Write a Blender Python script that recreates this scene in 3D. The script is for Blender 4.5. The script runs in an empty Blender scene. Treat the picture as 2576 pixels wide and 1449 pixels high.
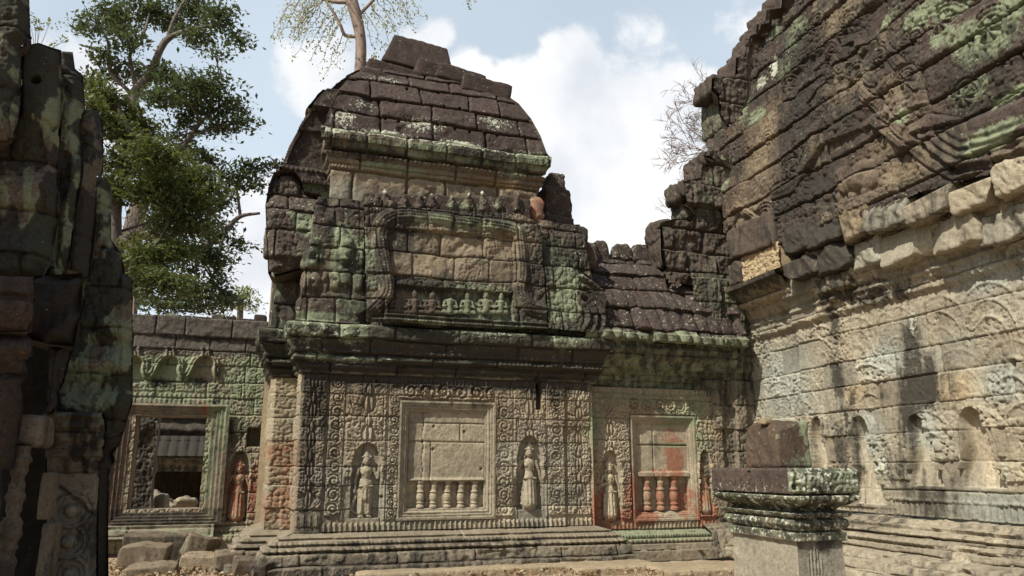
import bpy, math, random
import numpy as np
from mathutils import Vector

# ------------------------------------------------------------------ camera, sky, sun
F, CX, CY = 1962.0, 1288.0, 724.5
PT = math.atan(452 / 1962)
EYE = 1.6
SC = bpy.context.scene
COL = SC.collection
cam_d = bpy.data.cameras.new("camera")
cam = bpy.data.objects.new("camera", cam_d)
COL.objects.link(cam)
cam.location = (0, 0, EYE)
cam.rotation_euler = (math.pi / 2 + PT, 0, 0)
cam_d.sensor_width = 36.0
cam_d.lens = 36.0 * F / 2576.0
cam_d.clip_end = 2000
SC.camera = cam
SC.view_settings.view_transform = 'Standard'
SC.view_settings.look = 'None'
SC.view_settings.exposure = 0.27
SC.view_settings.gamma = 1.0

SUN_H = np.array([-0.70, -0.714]); SUN_H /= np.linalg.norm(SUN_H)
SUN_EL = math.radians(48)
sun_dir = Vector((SUN_H[0] * math.cos(SUN_EL), SUN_H[1] * math.cos(SUN_EL), math.sin(SUN_EL)))
sd = bpy.data.lights.new("sun", 'SUN')
sd.energy = 5.0
sd.angle = math.radians(0.5)
sd.color = (1.0, 0.947, 0.85)
so = bpy.data.objects.new("sun", sd)
COL.objects.link(so)
so.rotation_euler = sun_dir.to_track_quat('Z', 'Y').to_euler()


def ray(px, py):
    x = px - CX; a = CY - py
    return np.array([x, F * math.cos(PT) - a * math.sin(PT), F * math.sin(PT) + a * math.cos(PT)])


def at(px, py, y):
    d = ray(px, py)
    p = d * (y / d[1])
    return np.array([p[0], p[1], p[2] + EYE])


def make_world():
    w = bpy.data.worlds.new("World"); SC.world = w; w.use_nodes = True
    nt = w.node_tree; N = nt.nodes; L = nt.links
    N.clear()
    out = N.new('ShaderNodeOutputWorld'); bg = N.new('ShaderNodeBackground')
    sky = N.new('ShaderNodeTexSky'); sky.sky_type = 'NISHITA'; sky.sun_disc = False
    sky.sun_elevation = SUN_EL
    sky.sun_rotation = math.atan2(SUN_H[0], SUN_H[1])
    sky.air_density = 1.0; sky.dust_density = 2.5; sky.ozone_density = 1.6
    tc = N.new('ShaderNodeTexCoord')

    def math_(op, a, b=None, c=None, clamp=False):
        m = N.new('ShaderNodeMath'); m.operation = op; m.use_clamp = clamp
        for i, x in enumerate((a, b, c)):
            if x is None: continue
            if isinstance(x, (int, float)): m.inputs[i].default_value = x
            else: L.new(x, m.inputs[i])
        return m.outputs[0]
    n1 = N.new('ShaderNodeTexNoise'); n1.inputs['Scale'].default_value = 6.5
    n1.inputs['Detail'].default_value = 9; n1.inputs['Roughness'].default_value = 0.58
    n1.inputs['Distortion'].default_value = 0.25
    L.new(tc.outputs['Generated'], n1.inputs['Vector'])
    n2 = N.new('ShaderNodeTexNoise'); n2.inputs['Scale'].default_value = 2.2
    n2.inputs['Detail'].default_value = 4
    L.new(tc.outputs['Generated'], n2.inputs['Vector'])
    # cumulus heads (centre in the sky, angular radius, weight)
    heads = [(1360, 330, .15, 1.0), (1430, 150, .07, .9), (1600, 330, .16, .9), (1250, 430, .17, .8), (1560, 560, .2, 1.),
             (1880, 60, .07, .5), (1780, 420, .14, .8), (830, 250, .11, .5), (700, 480, .16, .5), (1110, 90, .05, .5),
             (680, 700, .2, .8), (60, 250, .2, .4), (1180, 190, .06, .8), (1060, 130, .05, .5)]
    acc = None
    for px, py, r, wt in heads:
        d = ray(px, py); d = d / np.linalg.norm(d)
        dp = N.new('ShaderNodeVectorMath'); dp.operation = 'DISTANCE'
        L.new(tc.outputs['Generated'], dp.inputs[0]); dp.inputs[1].default_value = tuple(d)
        b = math_('MULTIPLY_ADD', dp.outputs['Value'], -wt / r, wt)
        b = math_('MAXIMUM', b, 0.0)
        acc = b if acc is None else math_('MAXIMUM', acc, b)
    dens = math_('ADD', math_('MULTIPLY_ADD', n1.outputs['Fac'], 1.5, -0.75), acc)
    mr = N.new('ShaderNodeMapRange'); mr.interpolation_type = 'SMOOTHSTEP'
    mr.inputs['From Min'].default_value = .22; mr.inputs['From Max'].default_value = .42
    L.new(dens, mr.inputs['Value'])
    # thin veil everywhere, thicker towards the horizon
    sx = N.new('ShaderNodeSeparateXYZ'); L.new(tc.outputs['Generated'], sx.inputs[0])
    hz = N.new('ShaderNodeMapRange'); hz.inputs['From Min'].default_value = 0.0; hz.inputs['From Max'].default_value = .62
    hz.inputs['To Min'].default_value = .96; hz.inputs['To Max'].default_value = .62
    L.new(sx.outputs['Z'], hz.inputs['Value'])
    veil = math_('MULTIPLY_ADD', math_('SUBTRACT', n2.outputs['Fac'], .5), .5, hz.outputs[0], clamp=True)
    fw = ray(1350, 500); fw = fw / np.linalg.norm(fw)
    dp = N.new('ShaderNodeVectorMath'); dp.operation = 'DISTANCE'; L.new(tc.outputs['Generated'], dp.inputs[0]); dp.inputs[1].default_value = tuple(fw)
    ah = N.new('ShaderNodeMapRange'); ah.interpolation_type = 'SMOOTHSTEP'; ah.inputs['From Min'].default_value = .62; ah.inputs['From Max'].default_value = 1.15
    ah.inputs['To Min'].default_value = 1.0; ah.inputs['To Max'].default_value = .08; L.new(dp.outputs['Value'], ah.inputs['Value'])
    veil = math_('MULTIPLY', veil, ah.outputs[0])
    # shaded body of the clouds
    n3 = N.new('ShaderNodeTexNoise'); n3.inputs['Scale'].default_value = 7.0; n3.inputs['Detail'].default_value = 8
    mp = N.new('ShaderNodeMapping'); mp.inputs['Location'].default_value = (.02, .03, -.035)
    L.new(tc.outputs['Generated'], mp.inputs[0]); L.new(mp.outputs[0], n3.inputs['Vector'])
    shade = N.new('ShaderNodeMapRange'); shade.inputs['From Min'].default_value = .3; shade.inputs['From Max'].default_value = .62
    L.new(n3.outputs['Fac'], shade.inputs['Value'])
    cc = N.new('ShaderNodeMix'); cc.data_type = 'RGBA'
    cc.inputs['A'].default_value = (6.5, 6.9, 7.5, 1); cc.inputs['B'].default_value = (9.6, 9.6, 9.6, 1)
    L.new(shade.outputs[0], cc.inputs['Factor'])
    m1 = N.new('ShaderNodeMix'); m1.data_type = 'RGBA'
    L.new(veil, m1.inputs['Factor']); L.new(sky.outputs[0], m1.inputs['A']); m1.inputs['B'].default_value = (6.9, 7.9, 8.8, 1)
    m2 = N.new('ShaderNodeMix'); m2.data_type = 'RGBA'
    L.new(mr.outputs[0], m2.inputs['Factor']); L.new(m1.outputs['Result'], m2.inputs['A']); L.new(cc.outputs['Result'], m2.inputs['B'])
    L.new(m2.outputs['Result'], bg.inputs['Color'])
    bg.inputs['Strength'].default_value = 0.095
    L.new(bg.outputs[0], out.inputs['Surface'])


make_world()

# ------------------------------------------------------------------ numeric helpers
RT = np.random.RandomState(5).rand(4096)
PM = np.random.RandomState(9).permutation(4096)


def hsh(*k):
    i = np.zeros_like(np.asarray(k[0]), dtype=np.int64)
    for a in k:
        i = PM[(i + np.asarray(a).astype(np.int64)) & 4095]
    return RT[i]


def vn(x, y, s=0):
    xi = np.floor(x).astype(np.int64); yi = np.floor(y).astype(np.int64)
    fx = x - xi; fy = y - yi
    fx = fx * fx * (3 - 2 * fx); fy = fy * fy * (3 - 2 * fy)
    a = hsh(xi, yi, s); b = hsh(xi + 1, yi, s); c = hsh(xi, yi + 1, s); d = hsh(xi + 1, yi + 1, s)
    return (a * (1 - fx) + b * fx) * (1 - fy) + (c * (1 - fx) + d * fx) * fy


def fbm(x, y, s=0, o=4, g=.5):
    t = 0; a = 1; n = 0
    for i in range(o):
        t = t + a * vn(x * 2 ** i + 17.3 * i, y * 2 ** i - 9.1 * i, s + i); n += a; a *= g
    return t / n


def worley(x, y, s=0):
    xi = np.floor(x); yi = np.floor(y)
    f1 = np.full(x.shape, 9.0); f2 = np.full(x.shape, 9.0)
    for i in (-1, 0, 1):
        for j in (-1, 0, 1):
            cx = xi + i; cy = yi + j
            d = np.hypot(cx + .15 + .7 * hsh(cx, cy, s + 3) - x, cy + .15 + .7 * hsh(cx, cy, s + 7) - y)
            f2 = np.minimum(f2, np.maximum(f1, d)); f1 = np.minimum(f1, d)
    return f1, f2


def ss(a, b, x):
    t = np.clip((x - a) / (b - a), 0, 1)
    return t * t * (3 - 2 * t)


def gau(x): return np.exp(-x * x)


def box1(x, a, b, e=.008):
    return np.clip((x - a) / e, 0, 1) * np.clip((b - x) / e, 0, 1)


def pdist(U, V, pts):
    """distance to a polyline and position along it"""
    best = np.full(U.shape, 99.0); al = np.zeros(U.shape); acc = 0.0
    for (x0, y0), (x1, y1) in zip(pts[:-1], pts[1:]):
        dx, dy = x1 - x0, y1 - y0; L2 = dx * dx + dy * dy + 1e-12
        t = np.clip(((U - x0) * dx + (V - y0) * dy) / L2, 0, 1)
        d = np.hypot(U - x0 - t * dx, V - y0 - t * dy)
        m = d < best
        best = np.where(m, d, best); al = np.where(m, acc + t * math.sqrt(L2), al); acc += math.sqrt(L2)
    return best, al


def curve(pts, n=6):
    p = np.array(pts, float); P = np.vstack([2 * p[0] - p[1], p, 2 * p[-1] - p[-2]]); t = np.linspace(0, len(p) - 1, (len(p) - 1) * n + 1)
    i = np.minimum(t.astype(int), len(p) - 2); f = (t - i)[:, None]
    a, b, c, d = P[i], P[i + 1], P[i + 2], P[i + 3]
    return [tuple(q_) for q_ in .5 * (2 * b + (c - a) * f + (2 * a - 5 * b + 4 * c - d) * f ** 2 + (3 * b - a - 3 * c + d) * f ** 3)]


def inpoly(U, V, pts):
    r = np.zeros(U.shape, bool); n = len(pts)
    for i in range(n):
        x0, y0 = pts[i]; x1, y1 = pts[(i + 1) % n]
        if y0 == y1: continue
        c = ((y0 > V) != (y1 > V)) & (U < (x1 - x0) * (V - y0) / (y1 - y0) + x0)
        r ^= c
    return r


class Frame:
    def __init__(s, o, ang):
        s.o = np.array(o, float); s.u = np.array([math.cos(ang), math.sin(ang)])
        s.n = np.array([s.u[1], -s.u[0]]); s.ang = ang

    def uv(s, px, py, off=0.0):
        d = ray(px, py); k = (s.n @ s.o + off) / (s.n @ d[:2]); p = d * k
        return (float(s.u @ (p[:2] - s.o)), float(p[2] + EYE))

    def uvs(s, pts, off=0.0): return [s.uv(x, y, off) for x, y in pts]

    def pos(s, U, V, H):
        return np.stack([s.o[0] + s.u[0] * U + s.n[0] * H, s.o[1] + s.u[1] * U + s.n[1] * H, V + 0 * U], -1)

    def shift(s, du, dn): return Frame(s.o + s.u * du + s.n * dn, s.ang)


def corner(px, y):
    d = ray(px, 1176.5); return d[:2] * y / d[1]


# ------------------------------------------------------------------ mesh building
class Geo:
    def __init__(s): s.v = []; s.f = []; s.st = []; s.tn = []; s.n = 0

    def add(s, v, f, st=None, tn=None):
        v = np.asarray(v, float).reshape(-1, 3); k = len(v)
        s.v.append(v); s.f.append(np.asarray(f, np.int64).reshape(-1, 4) + s.n)
        s.st.append(np.zeros((k, 4)) if st is None else np.broadcast_to(np.asarray(st, float), (k, 4)))
        s.tn.append(np.broadcast_to(np.array([.5, 0, 0, 0.]), (k, 4)) if tn is None else np.broadcast_to(np.asarray(tn, float), (k, 4)))
        s.n += k
        return s


def link(name, geo, mat, parent=None, smooth=True, attrs=True):
    v = np.concatenate(geo.v); f = np.concatenate(geo.f)
    used = np.unique(f)
    remap = np.full(len(v), -1); remap[used] = np.arange(len(used))
    st = np.concatenate(geo.st)[used]; tn = np.concatenate(geo.tn)[used]
    v = v[used]; f = remap[f]
    loc = np.zeros(3)
    if parent is None:
        loc = np.array([(v[:, 0].min() + v[:, 0].max()) / 2, (v[:, 1].min() + v[:, 1].max()) / 2, v[:, 2].min()])
    else:
        p = parent
        while p is not None:
            loc = loc + np.array(p.location); p = p.parent
    v = v - loc
    me = bpy.data.meshes.new(name)
    me.vertices.add(len(v)); me.vertices.foreach_set('co', v.astype(np.float32).ravel())
    tri = f[:, 2] == f[:, 3]
    if tri.any():
        lt = np.where(tri, 3, 4)
        keep = np.ones(f.shape, bool); keep[tri, 3] = False
        li = f[keep]; ls = np.concatenate([[0], np.cumsum(lt)[:-1]])
    else:
        li = f.ravel(); ls = np.arange(len(f)) * 4; lt = np.full(len(f), 4)
    me.loops.add(len(li)); me.loops.foreach_set('vertex_index', li.astype(np.int32))
    me.polygons.add(len(f)); me.polygons.foreach_set('loop_start', ls.astype(np.int32))
    me.update(calc_edges=True)
    me.polygons.foreach_set('use_smooth', np.full(len(f), smooth))
    if attrs:
        a = me.attributes.new('st', 'FLOAT_COLOR', 'POINT'); a.data.foreach_set('color', np.clip(st, 0, 1).astype(np.float32).ravel())
        a = me.attributes.new('tn', 'FLOAT_COLOR', 'POINT'); a.data.foreach_set('color', np.clip(tn, 0, 1).astype(np.float32).ravel())
    me.materials.append(mat)
    ob = bpy.data.objects.new(name, me); COL.objects.link(ob)
    ob.location = loc if parent is None else (0, 0, 0)
    if parent is not None: ob.parent = parent
    return ob


def thing(name, label, cat, loc, group=None):
    o = bpy.data.objects.new(name, None); COL.objects.link(o); o.location = loc
    o.empty_display_size = .2
    return tag(o, label, cat, group)


def tag(o, label, cat, group=None, kind=None):
    if label: o['label'] = label
    if cat: o['category'] = cat
    if group: o['group'] = group
    if kind: o['kind'] = kind
    return o


def gridfaces(nu, nv, mask=None):
    i = np.arange(nu - 1)[None, :] + np.arange(nv - 1)[:, None] * nu
    f = np.stack([i, i + 1, i + nu + 1, i + nu], -1).reshape(-1, 4)
    if mask is not None:
        m = mask[:-1, :-1] & mask[1:, 1:] & mask[1:, :-1] & mask[:-1, 1:]
        f = f[m.ravel()]
    return f


def sheet(g, fr, u0, u1, v0, v1, du=.013, dv=.013, prof=None, h=None, ma=0, mb=0, attr=None, mask=None):
    nu = max(2, int((u1 - u0) / du) + 1); vs = np.linspace(v0, v1, max(2, int((v1 - v0) / dv) + 1))
    if prof is not None:
        k = np.array([p[0] for p in prof]); k = k[(k > v0) & (k < v1)]
        vs = np.unique(np.concatenate([vs, k]))
    U, V = np.meshgrid(np.linspace(u0, u1, nu), vs)
    P = np.interp(V, [p[0] for p in prof], [p[1] for p in prof]) if prof is not None else np.zeros_like(U)
    t = (U - u0) / (u1 - u0)
    X = U - ma * P * (1 - t) + mb * P * t
    H = h(X, V) if h is not None else 0
    e = np.ones_like(U)
    if ma: e *= np.clip((U - u0) / .03, 0, 1)
    if mb: e *= np.clip((u1 - U) / .03, 0, 1)
    H = H * e + P
    st, tn = attr(X, V, H - P) if attr is not None else (None, None)
    m = mask(X, V) if mask is not None else None
    g.add(fr.pos(X, V, H), gridfaces(nu, len(vs), m), None if st is None else st.reshape(-1, 4), None if tn is None else tn.reshape(-1, 4))
    return g


def rim(g, fr, poly, f, b, st=(.35, .2, 0, .05), tn=(.42, .85, 0, 0)):
    """sides of a masonry face: its outline carried back into the wall"""
    p = np.array(poly + poly[:1]); n = len(p)
    c = fr.pos(np.float64(p[:, 0].mean()), np.float64(0), np.float64(f))[:2]; k = float(c @ fr.u) / max(.2, -float(c @ fr.n))   # oblique sides, as broken masonry runs back
    P = np.concatenate([fr.pos(p[:, 0] + (f - h_) * k - .08 * (f - h_) * np.sign(p[:, 0] - p[:, 0].mean()), p[:, 1], np.full(n, h_)) for h_ in (f, (f + b) / 2, b)])
    g.add(P, gridfaces(n, 3)[:, ::-1] if sum((p[1:, 0] - p[:-1, 0]) * (p[1:, 1] + p[:-1, 1])) > 0 else gridfaces(n, 3), st, tn)


def A4(U, *c): return np.stack([np.broadcast_to(np.asarray(x, float), U.shape) for x in c], -1)


class Blocks:
    """courses of ashlar blocks: joint depth, rounding, small offsets, per-block random numbers"""

    def __init__(s, vb, u0, u1, wa, wb, seed, j=.008, dep=.035, rr=.05, rnd=.018, off=.012, tilt=.012, wob=.03):
        r = random.Random(seed); s.vb = np.array(vb); s.rows = []; s.seed = seed
        for i in range(len(vb) - 1):
            b = [u0 - r.random() * wb]
            while b[-1] < u1 + wb: b.append(b[-1] + wa + (wb - wa) * r.random())
            s.rows.append(np.array(b))
        s.j, s.dep, s.rr, s.rnd, s.off, s.tilt, s.wob = j, dep, rr, rnd, off, tilt, wob

    def ev(s, U, V):
        U2 = U + (fbm(U * 2.3, V * 2.3, s.seed + 1, 3) - .5) * s.wob * 1.6
        V2 = V + (fbm(U * 1.7, V * 1.7, s.seed + 2, 3) - .5) * s.wob * 1.8
        ci = np.clip(np.searchsorted(s.vb, V2) - 1, 0, len(s.vb) - 2)
        ul = np.zeros_like(U); ur = np.zeros_like(U); kk = np.zeros(U.shape, np.int64)
        for r in np.unique(ci):
            m = ci == r; b = s.rows[r]
            k = np.clip(np.searchsorted(b, U2[m]) - 1, 0, len(b) - 2)
            ul[m] = b[k]; ur[m] = b[k + 1]; kk[m] = k
        vl = s.vb[ci]; vr = s.vb[ci + 1]
        r1 = hsh(kk, ci, s.seed); r2 = hsh(kk, ci, s.seed + 11); r3 = hsh(kk, ci, s.seed + 23); r4 = hsh(kk, ci, s.seed + 37)
        sx = (U2 - (ul + ur) / 2) / (ur - ul + 1e-6); sy = (V2 - (vl + vr) / 2) / (vr - vl + 1e-6)
        a = np.minimum(U2 - ul, ur - U2); b = np.minimum(V2 - vl, vr - V2)
        rr = s.rr * (.5 + r3)
        d = np.where((a < rr) & (b < rr), rr - np.hypot(rr - a, rr - b), np.minimum(a, b))
        d = np.maximum(d, 0)
        h = s.off * (r1 * 2 - 1) + s.tilt * ((r2 - .5) * 2 * sx + (r3 - .5) * 2 * sy)
        h = h - s.dep * gau(d / s.j) - s.rnd * np.clip(1 - d / (rr + .01), 0, 1) ** 2
        return h, d, (r1, r2, r3, r4)


# ------------------------------------------------------------------ carving patterns (heights in 0..1)
def leafy(U, V, s=20., seed=0, uc=None):
    x = U if uc is None else np.abs(U - uc)
    w = (fbm(x * 6, V * 6, seed, 2) - .5) * .12
    f1, f2 = worley((x + w) * s, (V + w) * s * .8, seed)
    g1, _ = worley((x - w) * s * 2.1, (V) * s * 2.1, seed + 5)
    return .75 * np.sqrt(np.clip(1 - (f1 * 1.35) ** 2, 0, 1)) + .25 * np.clip(1 - g1 * 1.3, 0, 1)


def scrolls(U, V, uc, v0, R, seed=0):
    per = 2.02 * R
    k = np.floor((V - v0) / per); rk = hsh(k + 50, k * 0 + seed, 3); y = V - v0 - (k + .5 + .12 * (rk - .5)) * per
    sg = np.where(np.mod(k, 2) == 0, 1, -1); x = (U - uc) * sg
    r = np.hypot(x, y) / R * (.95 + .2 * rk); th = np.arctan2(y, x)
    sp = .5 + .5 * np.cos(2 * np.pi * (r * (1.6 + .5 * rk) - th / (2 * np.pi) + rk))
    lob = .5 + .5 * np.cos(th * 9)
    h = sp ** .8 * (.75 + .25 * lob) * ss(1.08, .95, r)
    h = np.maximum(h, gau(r / (.2 + .12 * rk)) * 1.1) * np.where(hsh(k + 9, k * 0 + seed, 5) > .82, .45, 1)
    h = h * (.62 + .55 * vn(U * 48, V * 48, seed + 4)) * (.75 + .4 * vn(U * 9, V * 9, seed + 8))
    return np.maximum(h, leafy(U, V, 26, seed) * .7 * ss(.9, 1.05, r))


def flames(U, V, uc, hw, v0, per, seed=0):
    """stacked leaf finials on an axis with foliage on both sides"""
    k = np.floor((V - v0) / per); y = (V - v0) / per - k
    x = np.abs(U - uc) / hw
    h = leafy(U, V, 24, seed, uc) * .8
    for cy, a, b in ((.35, .3, .34), (.78, .2, .2)):
        yy = (y - cy) / b
        wd = a * np.sqrt(np.clip(1 - yy ** 2, 0, 1)) * np.where(yy > 0, 1 - .7 * yy, 1)
        q = np.clip(1 - x / (wd + 1e-4), 0, 1)
        h = np.maximum(h * ss(.0, .12, x - wd * 1.05) + (x < wd) * 0, (wd > .01) * np.sqrt(q) * (.8 + .35 * np.cos(x / (a) * 12)))
    return np.clip(h, 0, 1.2)


def petals(U, v, per, hh):
    """row of pointed petals; v from 0 (foot) to hh"""
    x = np.abs(np.mod(U, per) / per - .5) * 2
    y = np.clip(v / hh, 0, 1)
    w = np.where(y < .55, .9, .9 * np.sqrt(np.clip(1 - ((y - .55) / .45) ** 2, 0, 1)))
    e = np.clip((w - x) / .25, 0, 1)
    return e * (.65 + .35 * np.cos(x * 7))


def beads(U, v, per, hh):
    x = (np.mod(U, per) / per - .5) * 2; y = (v / hh - .5) * 2
    return np.sqrt(np.clip(1 - x * x - y * y, 0, 1))


def capsules(x, y, caps):
    """smooth height of tapered limbs: (x0,y0,r0,x1,y1,r1,base height)"""
    H = np.zeros_like(x)
    for x0, y0, r0, x1, y1, r1, b in caps:
        dx, dy = x1 - x0, y1 - y0; L2 = dx * dx + dy * dy + 1e-9
        t = np.clip(((x - x0) * dx + (y - y0) * dy) / L2, 0, 1)
        r = r0 + (r1 - r0) * t
        d = np.hypot(x - x0 - t * dx, y - y0 - t * dy)
        h = np.where(d < r, b + np.sqrt(np.clip(r * r - d * d, 0, None)), 0)
        H = np.maximum(H, h)
    return H


def devata(x, y, pose=0):
    """standing goddess 1 unit tall, x across, y up from the feet"""
    c = []
    # skirt: hips to hem
    if pose == 0:
        c += [(-.035, .50, .075, -.06, .08, .058, .0), (.035, .50, .075, .045, .08, .058, .0), (0, .45, .09, 0, .3, .085, .005)]
        c += [(-.11, .40, .03, -.20, .12, .035, -.01), (-.20, .12, .03, -.13, .07, .02, -.01)]
    else:
        c += [(0, .47, .085, 0, .10, .125, .0), (-.06, .40, .05, -.085, .09, .05, .012), (.06, .40, .05, .085, .09, .05, .012)]
    c += [(-.05, .08, .026, -.05, .03, .026, .01), (.05, .08, .026, .05, .03, .026, .01),
          (-.05, .025, .025, -.085, .012, .02, .03), (.05, .025, .025, .085, .012, .02, .03)]
    c += [(0, .47, .085, 0, .56, .062, .01), (0, .56, .062, 0, .66, .088, .012), (-.06, .69, .045, .06, .69, .045, .012),
          (-.045, .645, .038, -.045, .64, .038, .05), (.045, .645, .038, .045, .64, .038, .05)]
    c += [(0, .70, .03, 0, .78, .03, .02)]
    c += [(0, .80, .055, 0, .825, .058, .03), (0, .80, .012, 0, .825, .008, .085), (-.062, .80, .012, -.066, .74, .013, .03), (.062, .80, .012, .066, .74, .013, .03)]
    c += [(-.06, .87, .018, .06, .87, .018, .05), (0, .88, .05, 0, .93, .035, .03), (0, .93, .03, 0, 1.0, .010, .03),
          (-.045, .89, .018, -.05, .94, .008, .03), (.045, .89, .018, .05, .94, .008, .03)]
    c += [(-.095, .45, .014, .095, .45, .014, .075)]
    if pose == 0:
        c += [(-.11, .69, .033, -.15, .55, .028, .015), (-.15, .55, .026, -.15, .40, .02, .02), (-.15, .39, .024, -.16, .36, .02, .02)]
        c += [(.11, .69, .033, .17, .57, .028, .015), (.17, .57, .026, .19, .74, .018, .025), (.19, .75, .024, .17, .79, .012, .03)]
    elif pose == 1:
        c += [(-.11, .69, .033, -.17, .57, .028, .015), (-.17, .57, .026, -.15, .73, .018, .025), (-.15, .74, .024, -.13, .78, .012, .03)]
        c += [(.11, .69, .033, .16, .54, .028, .015), (.16, .54, .026, .20, .38, .02, .02), (.20, .37, .02, .20, .24, .014, .02), (.2, .22, .026, .2, .2, .026, .01)]
    else:
        c += [(-.11, .69, .033, -.16, .55, .028, .015), (-.16, .55, .026, -.04, .59, .02, .05), (-.03, .60, .022, .0, .62, .014, .06)]
        c += [(.11, .69, .033, .16, .54, .028, .015), (.16, .54, .026, .18, .40, .02, .02), (.18, .39, .024, .18, .36, .02, .02)]
    h = capsules(x, y, c)
    for sx in (-1, 1):
        h = h - .010 * gau(np.hypot((x - sx * .022) / .014, (y - .825) / .008)) * (h > .05)
    h = h - .010 * gau(np.hypot(x / .02, (y - .782) / .005)) * (h > .05)
    hem = (y < .42) & (y > .08) & (h > .02)
    return h + hem * .006 * np.cos(x * 110)


def seated(x, y, seed=0):
    x = x * (1 + .12 * math.sin(seed * 2.3)) + .05 * math.sin(seed * 1.7) * y
    """praying seated figure 1 unit tall"""
    c = [(-.30, .12, .10, .05, .10, .11, .0), (.30, .12, .10, -.05, .10, .11, .0), (0, .16, .14, 0, .5, .16, .02), (-.13, .55, .08, .13, .55, .08, .02),
         (-.22, .54, .06, -.30, .30, .055, .02), (-.30, .30, .055, -.05, .38, .045, .09), (.22, .54, .06, .30, .30, .055, .02), (.30, .30, .055, .05, .38, .045, .09),
         (0, .36, .05, 0, .46, .03, .13), (0, .6, .06, 0, .7, .06, .02), (0, .72, .125, 0, .80, .125, .04), (0, .86, .10, 0, .98, .03, .05),
         (0, .72, .025, 0, .78, .02, .15)]
    if seed % 5 == 3: c = c[:8]
    if seed % 4 == 1: c[8] = (0, .72, .10, .02, .79, .11, .04)
    return capsules(x, y, c)


def niche_shape(x, y, hw, ys, yt):
    """1 inside an arched niche: straight sides to ys, lobed pointed arch to yt; also distance-like value"""
    w = np.where(y < ys, hw, hw * np.sqrt(np.clip(1 - np.clip((y - ys) / (yt - ys), 0, 1) ** 2.2, 0, 1)))
    w = np.where(y > yt, -.02, w)
    w = w + np.where(np.abs(y - ys) < .06, -.02 * np.cos((y - ys) / .06 * np.pi / 2), 0)
    return w - np.abs(x)


# ------------------------------------------------------------------ rough blocks, tubes, lathes
def rough_block(g, c, ax, half, seed, r=.04, amp=.025, n=14, taper=(0, 0), st=None, tn=None, cut=0.0):
    """weathered stone: c centre, ax 3x3 axes, half sizes; rounded and broken edges"""
    half = np.array(half, float); ax = np.array(ax, float)
    r = min(r, half.min() * .9)
    for d in range(3):
        for sgn in (-1, 1):
            a = np.linspace(-1, 1, n); A, B = np.meshgrid(a, a)
            p = np.zeros((n, n, 3)); p[..., d] = sgn
            o = [(d + 1) % 3, (d + 2) % 3]
            p[..., o[0]] = A if sgn > 0 else -A; p[..., o[1]] = B
            q0 = p * half; q = np.clip(q0, -(half - r), half - r); w = q0 - q
            L = np.linalg.norm(w, axis=-1, keepdims=True)
            q = q + w / np.maximum(L, 1e-6) * np.minimum(L, r)
            k = (q[..., 2] / half[2] + 1) / 2
            q[..., 0] *= 1 - taper[0] * k; q[..., 1] *= 1 - taper[1] * k
            x, y, z = q[..., 0], q[..., 1], q[..., 2]
            nn = (fbm(x * 5 + z * 3.1 + seed * 7.7, y * 5 - z * 2.3, seed, 4) - .5) + .35 * (fbm(x * 17 + z * 9, y * 17 - z * 11 + seed, seed + 4, 2) - .5)
            dirn = q / np.maximum(np.linalg.norm(q / half, axis=-1, keepdims=True), .3) / half
            dirn = dirn / np.maximum(np.linalg.norm(dirn, axis=-1, keepdims=True), 1e-6)
            q = q + dirn * nn[..., None] * amp * 2
            if cut:
                rs = np.random.RandomState(seed)
                for _ in range(3):
                    nv = rs.randn(3); nv /= np.linalg.norm(nv)
                    dd = (q @ nv) - (1 - cut * rs.rand()) * np.abs(nv) @ half * .8
                    q = q - np.maximum(dd, 0)[..., None] * nv
            g.add(np.asarray(c) + q.reshape(-1, 3) @ ax, gridfaces(n, n), st, tn)
    return g


def axes(ang, tilt=0., roll=0.):
    u = np.array([math.cos(ang), math.sin(ang), 0]); n = np.array([-math.sin(ang), math.cos(ang), 0]); z = np.array([0, 0, 1.])
    u2 = u * math.cos(roll) + z * math.sin(roll); z2 = -u * math.sin(roll) + z * math.cos(roll)
    n2 = n * math.cos(tilt) + z2 * math.sin(tilt); z3 = -n * math.sin(tilt) + z2 * math.cos(tilt)
    return np.array([u2, n2, z3])


def tube(g, pts, rad, ns=8, st=None, tn=None, wob=0.0, seed=0):
    pts = np.array(pts, float); rad = np.array(rad, float)
    if len(pts) > 2:
        k = np.arange(len(pts)); t = np.linspace(0, len(pts) - 1, (len(pts) - 1) * 5 + 1)
        # Catmull-Rom
        P = np.vstack([2 * pts[0] - pts[1], pts, 2 * pts[-1] - pts[-2]])
        i = np.minimum(t.astype(int), len(pts) - 2); f = (t - i)[:, None]
        a, b, c, d = P[i], P[i + 1], P[i + 2], P[i + 3]
        pts2 = .5 * (2 * b + (c - a) * f + (2 * a - 5 * b + 4 * c - d) * f ** 2 + (3 * b - a - 3 * c + d) * f ** 3)
        rad = np.interp(t, k, rad); pts = pts2
    T = np.gradient(pts, axis=0); T /= np.maximum(np.linalg.norm(T, axis=1, keepdims=True), 1e-9)
    ref = np.array([.31, .9, .27]); 
    X = np.cross(T, ref); X /= np.maximum(np.linalg.norm(X, axis=1, keepdims=True), 1e-9); Y = np.cross(T, X)
    th = np.linspace(0, 2 * np.pi, ns + 1)
    R = rad[:, None] * np.ones(ns + 1)[None]
    if wob:
        R = R * (1 + wob * (vn(np.cos(th)[None] * 1.5 + pts[:, 2:3] * 1.3 + seed, np.sin(th)[None] * 1.5 + pts[:, 2:3] * .7, seed) - .5))
    v = pts[:, None] + (X[:, None] * np.cos(th)[None, :, None] + Y[:, None] * np.sin(th)[None, :, None]) * R[..., None]
    g.add(v.reshape(-1, 3), gridfaces(ns + 1, len(pts)), st, tn)
    return g


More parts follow.
